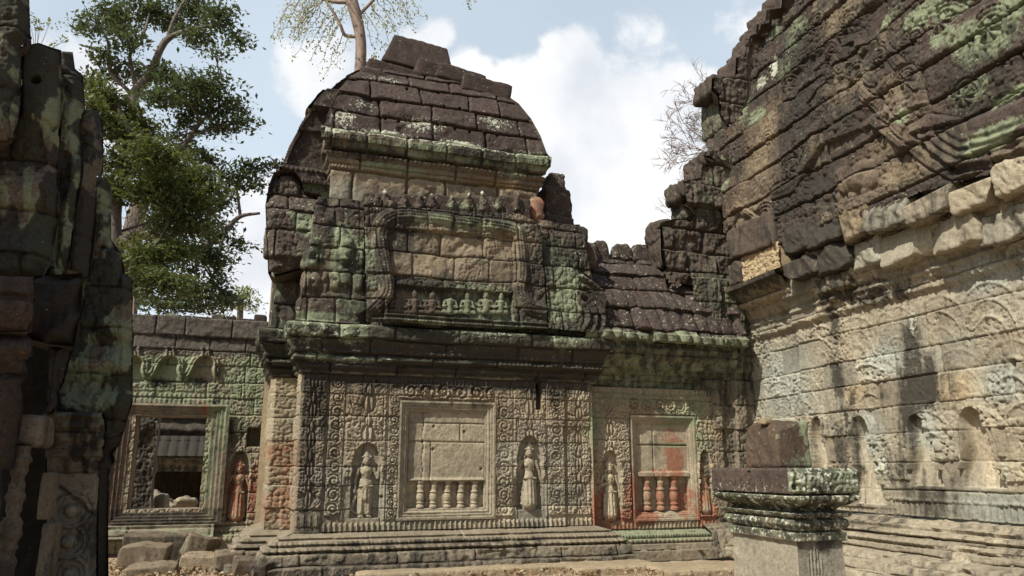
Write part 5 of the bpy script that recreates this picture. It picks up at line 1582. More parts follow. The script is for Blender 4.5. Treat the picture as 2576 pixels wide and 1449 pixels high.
# ================================================================== the far court seen through the window
gal = thing('far_gallery', 'shaded gallery with a tiled stone roof seen through the open window', 'gallery', tuple(at(440, 1176, 23) * np.array([1, 1, 0])))
GF = Frame(at(360, 1176, 22.5)[:2], math.radians(19))
gy = lambda y: GF.uv(440, y)[1]
g = Geo()
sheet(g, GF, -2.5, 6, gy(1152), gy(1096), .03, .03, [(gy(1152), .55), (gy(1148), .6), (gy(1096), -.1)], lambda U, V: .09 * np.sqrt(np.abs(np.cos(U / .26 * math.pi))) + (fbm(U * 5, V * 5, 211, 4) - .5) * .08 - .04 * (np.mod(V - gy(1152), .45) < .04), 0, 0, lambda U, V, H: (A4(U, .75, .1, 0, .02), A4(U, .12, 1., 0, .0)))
link('roof', g, STONE, gal)
g = Geo()
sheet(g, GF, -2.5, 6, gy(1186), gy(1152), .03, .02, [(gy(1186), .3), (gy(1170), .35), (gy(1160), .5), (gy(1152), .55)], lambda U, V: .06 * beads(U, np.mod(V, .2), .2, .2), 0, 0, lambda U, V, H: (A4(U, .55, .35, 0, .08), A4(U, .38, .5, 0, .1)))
link('eave', g, STONE, gal)
g = Geo()
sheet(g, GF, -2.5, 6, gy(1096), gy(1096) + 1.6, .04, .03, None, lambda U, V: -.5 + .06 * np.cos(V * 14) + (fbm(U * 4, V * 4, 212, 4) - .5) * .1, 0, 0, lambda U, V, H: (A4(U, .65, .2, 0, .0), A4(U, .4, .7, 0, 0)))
link('clerestory', g, STONE, gal)
g = Geo()
for xa, xb in ((318, 350), (560, 600)):
    block_px(g, GF, (xa, 1186, xb, 1320), .2, .4, 640, (.4, .1, 0, 0), (.4, .5, 0, 0))
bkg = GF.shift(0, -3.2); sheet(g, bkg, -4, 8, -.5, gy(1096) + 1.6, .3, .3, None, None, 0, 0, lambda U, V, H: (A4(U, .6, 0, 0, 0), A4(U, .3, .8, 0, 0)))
link('dark_inner_wall', g, STONE, gal)
g = Geo(); rough_block(g, GF.pos(np.float64(1.5), np.float64(gy(1180) + .25), np.float64(-1.6)), axes(GF.ang), (5., 1.7, .2), 645, .02, .01, 20, (0, 0), (.4, .1, 0, 0), (.4, .8, 0, 0)); link('darkening_slab', g, STONE, gal)  # hidden ceiling added to darken the gallery opening
pil2 = thing('carved_pillar', 'weathered carved pillar standing just behind the open window', 'pillar', tuple(at(365, 1176, 18.5) * np.array([1, 1, 0])))
PF = Frame(at(342, 1176, 18.5)[:2], math.radians(19)); pw = PF.uv(387, 1176)[0]
g = Geo()
sheet(g, PF, -.6, pw, 0, 4.6, .02, .02, None, lambda U, V: leafy(U, V, 12, 221) * .09 + (fbm(U * 4, V * 3, 222, 4) - .5) * .12 + .12 * np.exp(-((V - 2.6) / .25) ** 2), 0, 0, lambda U, V, H: (A4(U, .65, .35, 0, .05), A4(U, .32, .6, 0, .1)))
pr = Frame(PF.o + PF.u * pw, PF.ang + math.pi / 2); sheet(g, pr, 0, .6, 0, 4.6, .04, .04, None, lambda U, V: (fbm(U * 4, V * 3, 223, 4) - .5) * .1, 0, 0, lambda U, V, H: (A4(U, .4, .2, 0, 0), A4(U, .4, .5, 0, 0)))
link('shaft', g, STONE, pil2)
g = Geo(); block_px(g, PF, (335, 1300, 395, 1330), .15, .6, 650, (.2, .2, 0, 0), (.4, .5, 0, 0)); link('base', g, STONE, pil2)
for i, (x, y, d, sx, sz, tl, lb) in enumerate([(388, 1256, 19.5, .16, .2, .2, 'rounded grey boulder behind the window beside the carved pillar'), (425, 1271, 20.5, .3, .05, .0, 'flat pale slab lying in the rubble seen through the window'), (462, 1264, 20.2, .2, .07, -.35, 'tilted pale broken slab at right in the rubble behind the window'),
                                               (478, 1262, 21.0, .2, .1, .3, 'dark rubble block at the back of the far gallery'), (410, 1266, 21.5, .25, .1, .1, 'dark rubble block half hidden behind the flat pale slab')]):
    g = Geo(); p = at(x, y, d); br = (i in (1, 2))
    rough_block(g, p, axes(.5 + i, .1, tl), (sx, .25, sz), 660 + i, .1, .05, 12, (0, 0), (.3, .05, 0, .05), (.62 if i == 2 else .4, .1 if br else .5, 0, .2), .25)
    if i == 0: rough_block(g, at(x, 1275, d), axes(.2), (.3, .3, .3), 670, .12, .05, 10, (0, 0), (.2, .1, 0, 0), (.5, .4, 0, .2))
    o = link('rubble_block', g, STONE); tag(o, lb, 'stone block', 'rubble seen through the window')

# ================================================================== dark ruined porch in the left foreground
porch = thing('ruined_porch', 'dark shaded ruined porch of stacked stones filling the left edge', 'porch', (*at(100, 1176, 7.5)[:2], 0))


def lfr(depth): return Frame(at(130, 1176, depth)[:2], math.radians(19))


def lpart(name, depth, pts, h, attr, d=.009, edge=.09, eh=.14, amp=.05, seed=0, fs=9):
    """a face of the porch turned to the court, its outline measured at its own depth; the arrises fall back"""
    fr = lfr(depth); P = fr.uvs(pts); PC = P + P[:1]
    us = [p[0] for p in P]; vs = [max(-.1, p[1]) for p in P]
    g = Geo()
    sheet(g, fr, max(min(us), -2.6), max(us), min(vs), max(vs), d, d, None,
          lambda U, V: eh * ss(0, edge, pdist(U, V, PC)[0]) - eh + h(U, V, fr) + (fbm(U * fs, V * fs, seed + 2, 5) - .5) * amp, 0, 0, lambda U, V, H: attr(U, V, fr), lambda U, V: inpoly(U, V, P))
    rim(g, fr, [(u, max(v, -.1)) for u, v in P], -eh * .8, -.5, (.5, .2, 0, 0), (.4, .8, 0, 0))
    return link(name, g, STONE, porch)


def lgreen(dk=.45, gr=.62, br=.7, sd=0):
    def f(U, V, fr):
        n = fbm(U * 3.6 + sd, V * 2.2, 236 + sd, 5, .6); n2 = fbm(U * 5.5 + sd, V * 1.8, 246 + sd, 4)
        return (A4(U, dk - .22 + .85 * ss(.42, .58, n), gr * ss(.3, .58, n2) + .14, 0, .04), A4(U, .45, br, 0, .12))
    return f


def lbrown(dk=.3, rd=.08, tint=.42):
    def f(U, V, fr):
        n = fbm(U * 2.0, V * 1.3, 266, 4)
        return (A4(U, dk + .05 + .5 * ss(.42, .6, n), .12, rd, 0), A4(U, tint - .06, .98, 0, 0))
    return f


LBK = Blocks([0, .6, 1.1, 1.6, 2.1, 2.6, 3.1, 3.55, 4.0, 4.5, 5.0, 5.6, 6.2, 7, 8], -3, 3, .5, .9, 131, j=.010, dep=.06, rr=.05, rnd=.02, off=.03, tilt=.03, wob=.05)
rough = lambda k, a=.03: (lambda U, V, fr: LBK.ev(U, V)[0] * k + leafy(U, V, 9, 232) * a + .05 * (fbm(U * 2.5, V * 1.2, 233, 3) - .5))


def holed(U, V, fr):
    hu, hv = fr.uv(89, 199)
    return .04 * (fbm(U * 3, V * 3, 241, 3) - .5) - .20 * ss(.048, .036, np.hypot(U - hu, V - hv)) - .05 * gau((V - fr.uv(90, 305)[1]) / .012)


def folds(U, V, fr): return rough(.5, .05)(U, V, fr) + .10 * np.cos(U * 15 + 2 * vn(U * 2, V * 1.2, 231)) * ss(5.2, 4.4, V)


BOT = 1720
lpart('dark_inner_wall', 9.0, [(-20, 660), (240, 660), (300, 740), (300, 1080), (250, 1100), (250, BOT), (-20, BOT)], lambda U, V, fr: 0 * U, lambda U, V, fr: (A4(U, .8, .05, 0, 0), A4(U, .35, .8, 0, 0)), .04)  # added backing, coloured near black for the shaded recess; closes light gaps
lpart('lichened_pier', 8.3, [(150, 430), (262, 440), (274, 455), (276, 594), (302, 632), (311, 681), (330, 700), (331, 1010), (318, 1050), (308, 1085), (272, 1110), (120, 1110), (120, 700)], lambda U, V, fr: rough(.8, .07)(U, V, fr) + .06 * np.cos(V * 14) * ss(3.3, 3.0, V), lgreen(.5, .7, .75, 1), seed=1)
lpart('corner_course', 7.9, [(150, 262), (243, 270), (256, 311), (256, 425), (240, 440), (237, 560), (222, 690), (150, 720)], folds, lgreen(.5, .6, .7, 2), seed=2)
lpart('corner_course', 7.55, [(100, 112), (178, 118), (184, 160), (205, 178), (209, 262), (196, 310), (206, 420), (192, 500), (174, 640), (150, 700), (100, 700)], folds, lgreen(.45, .62, .65, 3), seed=3)
lpart('upper_masonry', 7.25, [(-300, 280), (150, 290), (148, 330), (140, 420), (146, 520), (120, 660), (95, 700), (-300, 720)], lambda U, V, fr: rough(.9, .06)(U, V, fr) - .10 * ss(-.02, .02, fr.uv(60, 418)[1] - V) * 0 + .06 * np.cos(V * 9), lgreen(.55, .62, .75, 4), seed=4)
lpart('holed_stone', 7.1, [(36, 104), (90, 93), (127, 106), (148, 112), (152, 240), (146, 300), (130, 318), (34, 300)], holed, lgreen(.32, .72, .5, 5), amp=.025, seed=5)
lpart('upper_masonry', 6.8, [(-110, -50), (60, -50), (66, -30), (69, 60), (72, 96), (46, 106), (44, 250), (36, 302), (20, 340), (-110, 360)], rough(.9, .05), lgreen(.5, .5, .75, 6), seed=6)
lpart('soffit_stone', 7.2, [(50, 690), (202, 680), (200, 760), (182, 868), (120, 862), (50, 845)], lambda U, V, fr: -.12 * np.abs(np.cos((U - V) * 9)) + leafy(U, V, 10, 271) * .04, lbrown(.45, .05, .36), seed=7)
lpart('broken_moulding', 7.45, [(120, 860), (176, 868), (170, 900), (155, 960), (140, 985), (146, 1010), (125, 1040), (110, 1040)], rough(.3, .1), lbrown(.35, .15, .5), seed=8)
# bracket with mouldings, rounded column courses under it


def bracket(U, V, fr):
    t = fr.uv(40, 690)[1] - V
    return np.interp(t, [0, .04, .16, .18, .22, .24, .34, .45, .6], [0, .05, .05, -.02, -.02, .04, .03, -.06, -.14]) + leafy(U, V, 13, 251) * .035 * (t > .22)


lpart('moulded_bracket', 6.5, [(-300, 688), (80, 690), (86, 735), (84, 775), (70, 832), (-300, 838)], bracket, lbrown(.3, .1, .5), edge=.05, eh=.08, seed=9)
lpart('column_course', 6.6, [(-300, 830), (52, 832), (74, 850), (74, 890), (55, 900), (62, 935), (-300, 940)], lambda U, V, fr: .03 * np.cos(V * 22) + leafy(U, V, 9, 252) * .05, lbrown(.35, .1, .46), edge=.12, seed=10)
lpart('column_course', 6.65, [(-300, 930), (56, 935), (60, 950), (44, 968), (52, 1020), (38, 1100), (24, 1180), (-300, 1190)], lambda U, V, fr: .04 * np.cos(U * 13) + leafy(U, V, 12, 253) * .04, lbrown(.38, .12, .42), edge=.12, seed=11)
g = Geo(); block_px(g, lfr(6.9), (28, 1043, 108, 1122), .05, .5, 730, (.4, .15, 0, 0), (.32, .6, 0, .15), 0, .05, .025, n=26); link('lintel_stone', g, STONE, porch)
g = Geo(); _f = lfr(6.85); cu_, cv_ = _f.uv(34, 1285, 0); zt_ = _f.uv(34, 1122)[1]
lathe(g, _f.pos(np.float64(cu_), np.float64(.2), np.float64(0)), [(z, .062 + .010 * math.sin(z * 23) + .012 * (math.sin(z * 9) > .4) + .006 * math.sin(z * 61)) for z in np.linspace(0, zt_ - .2, 160)], 24, (.45, .05, .05, 0), (.34, .8, .05, .1))
link('colonnette', g, STONE, porch)
for i, bx in enumerate([(97, 1188, 126, 1308), (91, 1316, 124, 1560)]):
    g = Geo(); block_px(g, lfr(7.7), bx, .12, .35, 720 + i, (.32, .1, 0, .05), (.42, .45, .05, .15), 0, .02, .014, n=24); link('jamb_stone', g, STONE, porch)


def lpil(U, V, fr):
    mu = fr.uv(178, 1380)[0]; o = leafy(U, V, 17, 261, mu) * .04
    for x, y in ((176, 1445), (172, 1362), (180, 1285), (172, 1530)):
        u, v = fr.uv(x, y); rr = np.hypot(U - u, V - v) / .165
        o = np.where(rr < 1.12, .05 * gau((rr - .92) / .13) + .02 * gau((rr - .62) / .1) + .085 * np.sqrt(np.clip(1 - (rr / .40) ** 2, 0, 1)), o)
    u0, u1 = fr.uv(126, 1380)[0], fr.uv(222, 1380)[0]
    o = np.where((U < u0) | (U > u1), .035, o); o = np.where(V > fr.uv(170, 1240)[1], .03, o)
    dn, _ = pdist(U, V, fr.uvs([(138, 1216), (160, 1232), (200, 1265), (240, 1300)]))
    return o - .07 * gau(dn / .014)


lpart('carved_pilaster', 8.0, [(118, 1185), (250, 1185), (244, 1290), (238, BOT), (110, BOT)], lpil, lambda U, V, fr: (A4(U, .22 + .35 * ss(.5, .65, fbm(U * 2, V * 2, 3, 3)), .14, 0, .04), A4(U, .36, .42, 0, .3)), .008, edge=.03, eh=.05, amp=.025, seed=12)


def lcap(U, V, fr):
    t = fr.uv(190, 1035)[1] - V
    return np.interp(t, [0, .06, .08, .16, .2, .22, .3, .32, .36, .38, .44, .46, .6], [.16, .18, .12, .13, .05, .10, .09, .04, .08, .03, .06, 0, .0]) + .03 * np.cos(U * 38) * (t > .46) + leafy(U, V, 12, 272) * .03 * (t < .16)


lpart('capital', 7.95, [(112, 1035), (262, 1040), (268, 1075), (262, 1100), (265, 1112), (256, 1130), (262, 1145), (250, 1165), (250, 1195), (112, 1195)], lcap, lgreen(.55, .4, .7, 7), edge=.04, eh=.06, seed=13)
lpart('side_jamb', 8.35, [(225, 1090), (308, 1085), (296, 1120), (280, 1140), (284, 1160), (272, 1180), (268, 1300), (258, BOT), (225, BOT)], lambda U, V, fr: .06 * np.cos(V * 20) * (V > 1.6), lambda U, V, fr: (A4(U, .8, .1, 0, 0), A4(U, .35, .8, 0, 0)), seed=14)
# tall unseen mass added left of the view; it keeps these faces in shade
g = Geo()
rough_block(g, (-8.0, 4.6, 4.0), axes(math.radians(19)), (1.3, 1.9, 4.4), 740, .2, .08, 20, (0, 0), (.4, .3, 0, 0), (.42, .6, 0, 0))
link('shading_mass', g, STONE, porch)

# ================================================================== pedestal in the court on the right
PY = 6.2
pc = at(1980, 1176, PY)[:2]
pa = math.radians(15.5)
PR = Frame(pc, pa)                                   # face turned to us
LP = 1.16; WP = .64
PLf = Frame(pc - np.array([math.sin(pa), -math.cos(pa)]) * LP, pa - math.pi / 2)   # face turned to the sun
ped = thing('pedestal', 'moulded stone pedestal streaked with pale green lichen, standing free in the court at right', 'pedestal', (float(pc[0] + .1), float(pc[1] + .5), 0))
zp = lambda y: EYE - (y - 1176.5) * PY / 2014 * 1.0
PP = [(0, .12), (.25, .10), (.27, -.10), (zp(1360), -.115), (zp(1357), -.085), (zp(1338), -.085), (zp(1335), -.12), (zp(1331), -.09), (zp(1318), -.065), (zp(1306), -.075), (zp(1302), -.10), (zp(1298), -.06), (zp(1290), -.045), (zp(1286), -.11), (zp(1281), -.13),
      (zp(1276), -.115), (zp(1269), -.065), (zp(1262), -.03), (zp(1254), -.005), (zp(1248), -.0), (zp(1245), -.02), (zp(1243), -.05), (zp(1240), .0), (zp(1184), .0), (zp(1177.5), -.012)]
ztop = zp(1177.5)


def ped_h(U, V, carved):
    o = np.where((V > zp(1284)) & (V < zp(1245)), petals(U, zp(1245) - V, .18, .125) * .06 * (1. if carved else .6), 0 * U)
    o = np.where((V > zp(1302)) & (V < zp(1288)), beads(U, V - zp(1302), .05, .045) * .022 * carved, o)
    if carved:
        o = np.where((V > zp(1236)) & (V < zp(1186)), leafy(U, V, 26, 301) * .035, o)
        hs = [PR.uv(x, y) for x, y in ((1997, 1225), (2091, 1228))]
        o = holes(o, U, V, hs, .022, .08)
        mu_, mv_ = PR.uv(2053, 1410, -.1)
        x = (U - mu_) / .12; y = (V - mv_) / .2
        m = (np.abs(x) < .55) & (y > -.5) & (y < .9)
        o = np.where(m, o + .006 * (np.cos(x * 26) * (y < .1 + .6 * (1 - np.abs(x) * 2)) + gau(x / .12) * (y > 0)), o)
    else:
        hs = [PLf.uv(1885, 1192)]; o = holes(o, U, V, hs, .022, .08)
    return o + (fbm(U * 6, V * 6, 302, 5) - .5) * .02 + (fbm(U * 25, V * 25, 303, 3) - .5) * .006


def ped_attr(U, V, H, side):  # shade put into the colour: faces off the sun darker, besides their lichen
    n = fbm(U * 3, V * 3, 305, 3)
    slab = ss(zp(1246), zp(1240), V); shaft = ss(zp(1352), zp(1362), V)
    mid = (1 - slab) * (1 - shaft)
    lich = .74 * np.where(V > zp(1240), .35 * ss(zp(1200), zp(1225), V) if side == 0 else .55, .5) * (1 - shaft)
    return (A4(U, .58 * mid + (.5 * slab if side else .12 * slab) + (.22 + .5 * ss(.5, .7, n)) * shaft + (.35 if side else 0.) * shaft * ss(zp(1400), zp(1365), V), .1 + (.55 * slab * side) + .5 * mid, 0, lich * .98),
            A4(U, .46 - .02 * shaft, np.clip(.95 * slab + .6 * mid + (.10 if side == 0 else .45) * shaft, 0, 1), .0, .45 * shaft))


def ped_part(name, v0, v1):
    g = Geo()
    sheet(g, PLf, 0, LP, v0, v1, .009, .008, PP, lambda U, V: ped_h(U, V, 0), 1, 1, lambda U, V, H: ped_attr(U, V, H, 0))
    sheet(g, PR, 0, WP, v0, v1, .009, .008, PP, lambda U, V: ped_h(U, V, 1), 1, 1, lambda U, V, H: ped_attr(U, V, H, 1))
    f3 = Frame(pc + PR.u * WP, pa + math.pi / 2); sheet(g, f3, 0, LP, v0, v1, .03, .015, PP, lambda U, V: ped_h(U, V, 0), 1, 1, lambda U, V, H: ped_attr(U, V, H, 1))
    f4 = Frame(pc + PR.u * WP - PR.n * LP, pa + math.pi); sheet(g, f4, 0, WP, v0, v1, .03, .015, PP, lambda U, V: ped_h(U, V, 0), 1, 1, lambda U, V, H: ped_attr(U, V, H, 1))
    if v1 >= ztop - .001:
        c = PR.pos(np.float64(WP / 2), np.float64(ztop - .03), np.float64(-LP / 2))
        rough_block(g, c, axes(pa), (WP / 2 - .014, LP / 2 - .014, .032), 750, .01, .003, 30, (0, 0), (.1, .15, 0, .1), (.45, .9, 0, 0))
    return link(name, g, STONE, ped)


ped_part('shaft', 0, zp(1361)); ped_part('lotus_moulding', zp(1361), zp(1243)); ped_part('top_slab', zp(1243), ztop)
# stone block on the pedestal
bt = EYE + (1176.5 - 1064) * 6.75 / 2014 * 1.02
g = Geo()
cb = at(1952, 1176, 6.72)[:2]
c = np.array([cb[0] + .05, cb[1] + .06, (ztop + bt) / 2])
rough_block(g, c, axes(pa), (.17, .235, (bt - ztop) / 2), 760, .035, .022, 60, (.05, .03), (.12, .06, .2, .06), (.42, .95, .12, 0), .05)
st = g.st; 
for k in range(len(st)):
    v = g.v[k]; s_ = np.array(st[k]); rgt = (v - c) @ axes(pa)[0]; fr0 = -((v - c) @ axes(pa)[1])
    s_[:, 1] = np.where((fr0 > .17), .28 + .3 * ss(-.05, .12, rgt), s_[:, 1]); s_[:, 0] = np.where((fr0 > .24) & (rgt < .1), .3, s_[:, 0]); st[k] = s_
o = link('stone_block', g, STONE); tag(o, 'brown upright stone block with a lichened face, set on the pedestal', 'stone block')
g = Geo(); pb = at(1925, 1060, 6.66); rough_block(g, (pb[0], pb[1], bt - .004), axes(.4, .1, .15), (.055, .05, .024), 761, .02, .012, 12, (.3, .2), (.1, 0, 0, 0), (.55, .5, .4, 0))
o = link('pebble', g, STONE); tag(o, 'small tan broken pebble lying on the brown block above the pedestal', 'pebble')

# ================================================================== fallen stones and ground
GRD = [  # box px, depth y, size depth, tilt, label, colours
    ((290, 1374, 402, 1452), 13.2, .5, -.12, 'rough squared block with a sunlit top, frontmost below the open window', (.1, .1, 0, .05), (.5, .25, .1, .1), .1),
    ((296, 1350, 445, 1425), 13.9, .6, -.02, 'long dark slab lying behind the rough squared block under the window', (.3, .25, 0, .05), (.48, .35, .05, .1), .0),
    ((446, 1356, 532, 1408), 13.7, .6, -.30, 'broken curved stone with a pointed end right of the long slab', (.2, .3, 0, .08), (.5, .25, 0, .2), .4),
    ((440, 1402, 612, 1440), 13.3, .9, -.05, 'flat sunlit step slab right of the fallen blocks', (.1, .1, 0, .02), (.62, .1, .1, .05), .0),
    ((528, 1395, 600, 1440), 12.6, .5, .08, 'small rounded stone at the foot of the domed pavilion, left one', (.2, .05, 0, .05), (.5, .3, 0, .1), .2),
    ((575, 1412, 640, 1455), 12.3, .5, -.06, 'flat cracked stone at the lower edge beside the pavilion plinth', (.2, .05, 0, .1), (.5, .4, 0, .1), .2),
    ((618, 1425, 690, 1470), 11.9, .5, .1, 'brown rounded stone at the corner of the pavilion plinth', (.3, .0, 0, .12), (.42, .8, 0, .1), .2),
    ((300, 1430, 420, 1475), 12.4, .6, .02, 'low slab at the lower edge in front of the rough squared block', (.15, .1, 0, 0), (.55, .25, .05, .1), .1)]
for i, (bx, dy, dp, tl, lb_, st_, tn_, cut) in enumerate(GRD):
    x0, y0, x1, y1 = bx; a = at(x0, (y0 + y1) / 2, dy); b_ = at(x1, (y0 + y1) / 2, dy); t_ = at((x0 + x1) / 2, y0, dy)[2]; bo = max(-.05, at((x0 + x1) / 2, y1, dy)[2])
    g = Geo(); c = (a + b_) / 2; c[2] = (t_ + bo) / 2; c[1] += dp / 2
    rough_block(g, c, axes(math.radians(12 + 7 * (i % 3)), .06, tl), ((b_[0] - a[0]) / 2, dp / 2, (t_ - bo) / 2 + .03), 800 + i, .03, .035, 34, (0, .05), (st_[0] + .18, st_[1], 0, .04), (tn_[0] * .75, tn_[1] + .32, .1, .05), cut + .12)
    o = link('fallen_block', g, STONE); tag(o, lb_, 'stone block', 'fallen stones below the window')
# paving slabs in front of the pavilion
for i, (x0, x1, yy, lb_) in enumerate([(880, 1420, 12.25, 'long sandy paving ledge along the foot of the domed pavilion'), (1420, 1640, 12.9, 'short sandy paving ledge at the foot of the gallery wing'), (1650, 1850, 12.6, 'pale paving ledge beside the pedestal at the lower edge')]):
    a = at(x0, 1430, yy); b_ = at(x1, 1430, yy + (x1 - x0) / 2014 * 12.5 * .35); mid = (a + b_) / 2
    g = Geo(); rough_block(g, (mid[0], mid[1] + .3, -.01), axes(math.radians(19)), (np.hypot(*(b_ - a)[:2]) / 2, .55, .10), 820 + i, .05, .02, 30, (0, 0), (.12, .02, 0, 0), (.42, .15, .08, 0))
    o = link('paving_ledge', g, STONE); tag(o, lb_, 'paving', 'paving ledges along the court')
g = Geo()
xs = np.concatenate([np.linspace(-16, 12, 120)]); U, V = np.meshgrid(xs, np.linspace(2, 22, 90))
g.add(np.stack([U, V, (fbm(U * 1.3, V * 1.3, 401, 4) - .5) * .08 - .03], -1).reshape(-1, 3), gridfaces(120, 90))
E_ = 900
big = [(-E_, -E_, -.10), (E_, -E_, -.10), (E_, E_, -.10), (-E_, E_, -.10)]
g.add(big, [[0, 1, 2, 3]])
o = link('ground', g, GROUND, attrs=False); tag(o, None, None, None, 'structure'); del_keys = [k for k in ('label', 'category') if k in o]

# grit, leaf litter and small rubble on the court floor
rs = np.random.RandomState(91)
g = Geo()
for k in range(420):
    px = 260 + 420 * rs.rand() if k % 2 else 820 + 1000 * rs.rand()
    dep = 12.0 + 2.4 * rs.rand() if px < 700 else 12.2 + .9 * rs.rand()
    p = at(px, 1176, dep); r_ = .012 + .03 * rs.rand() ** 3
    rough_block(g, (p[0], p[1], .03 + r_ * .4), axes(rs.rand() * 6, rs.rand() * .5, rs.rand() * .5), (r_, r_ * .8, r_ * .6), 900 + k, r_ * .4, r_ * .15, 3, (0, 0), (.1, 0, 0, 0), (.4 + .3 * rs.rand(), .3 * rs.rand(), .1, .1))
o = link('gravel', g, STONE); tag(o, 'loose grit and stone chips scattered over the court floor', 'gravel', None, 'stuff')

# ================================================================== trees
BARK = bark_mat('grey_bark', (.15, .12, .10, 1), (.085, .07, .058, 1))
BARKP = bark_mat('pale_bark', (.27, .20, .155, 1), (.16, .125, .105, 1))
BARKB = bark_mat('bare_twig_bark', (.22, .165, .14, 1), (.16, .12, .10, 1))
LEAFD = leaf_mat('dark_leaves', (.036, .058, .028, 1), (.10, .13, .062, 1), .38)
LEAFY = leaf_mat('olive_leaves', (.05, .074, .026, 1), (.13, .15, .052, 1), .36)
LEAFS = leaf_mat('yellow_leaves', (.22, .25, .10, 1), (.38, .40, .20, 1), .35)
LEAFF = leaf_mat('far_leaves', (.13, .16, .06, 1), (.22, .25, .10, 1))
z1 = lambda x, y: (x * .5447, y * .5447)


def leaves(g, c, ax, n, size, rs, spray=.45, per=26, flat=.3):
    """n leaves in flat sprays spread through the ellipsoid c, ax"""
    ns = max(3, n // per)
    d = rs.randn(ns, 3); d /= np.linalg.norm(d, axis=1, keepdims=True)
    r = rs.rand(ns, 1) ** .45 * (1 + .25 * rs.rand(ns, 1) ** 3)
    sc = c + d * r * ax
    cen = np.repeat(sc, per, 0); k = len(cen)
    off = rs.randn(k, 3) * spray * np.array([1, 1, flat]) * .6
    off[:, 2] -= .12 * np.hypot(off[:, 0], off[:, 1])
    p = cen + off
    a = rs.rand(k) * 2 * np.pi; e = rs.randn(k) * .5 - .35
    t = np.stack([np.cos(a) * np.cos(e), np.sin(a) * np.cos(e), np.sin(e)], 1)
    b = np.cross(t, np.stack([rs.randn(k) * .5, rs.randn(k) * .5, np.ones(k)], 1)); b /= np.maximum(np.linalg.norm(b, axis=1, keepdims=True), 1e-6)
    L = size * (.45 + 1.1 * rs.rand(k) ** 1.5)[:, None]; W = L * .24
    v = np.stack([p - t * L * .5, p + b * W - t * L * .05, p + t * L * .5, p - b * W - t * L * .05], 1).reshape(-1, 3)
    f = np.arange(k * 4).reshape(-1, 4)
    tnt = np.clip(.45 + .35 * (rs.rand(ns) - .5), 0, 1); tnt = np.repeat(tnt, per) + .35 * (rs.rand(k) - .5)
    tn = np.zeros((k * 4, 4)); tn[:, 0] = np.repeat(tnt, 4)
    g.add(v, f, None, tn)


def make_tree(name, label, depth, clumps, trunk, leafm, bark, n0, size, seed, dens=1.0, group=None, twig=.02, limbs=None, spray=.45):
    rs = np.random.RandomState(seed)
    tp = [at(*z1(x, y), depth + dd) for x, y, r, dd in trunk]
    base = tp[0].copy(); base[2] = 0
    t = thing(name, label, 'tree', tuple(base))
    g = Geo(); m = 2014 / depth
    pts = [np.array([tp[0][0], tp[0][1], -.2])] + tp
    tube(g, pts, [trunk[0][2] * 1.25] + [q_[2] for q_ in trunk], 10, wob=.25)
    for lb in (limbs or []):
        P = [at(*z1(x, y), depth + dd) for x, y, r, dd in lb]; tube(g, P, [q_[2] for q_ in lb], 7, wob=.2, seed=3)
    gl = Geo()
    nodes = np.array(tp + [at(*z1(x, y), depth + dd) for lb in (limbs or []) for x, y, r, dd in lb])
    for i, (x, y, r) in enumerate(clumps):
        dd = rs.randn() * 1.1
        c = at(*z1(x, y), depth + dd); rm = r * .5447 / m
        ax = np.array([rm, rm * 1.0, rm * .72])
        leaves(gl, c, ax, int(n0 * dens * (r / 100) ** 2) + 20, size, rs, spray)
        k = np.argmin(np.linalg.norm(nodes - c, axis=1) + (nodes[:, 2] > c[2]) * 1.0); a = nodes[k]
        mid = (a + c) / 2 + np.array([0, 0, .25 * rm]) + rs.randn(3) * .15
        tube(g, [a, mid, c + np.array([0, 0, .1])], [max(.05, twig * 3), twig * 2, twig], 5)
        for _ in range(5):
            d = rs.randn(3); d /= np.linalg.norm(d); e = c + d * ax * .95
            tube(g, [c * .6 + mid * .4, (c + e) / 2 + rs.randn(3) * .1, e], [twig, twig * .7, twig * .35], 4)
    link('trunk', g, bark, t, attrs=False)
    link('crown', gl, leafm, t, smooth=False)
    return t


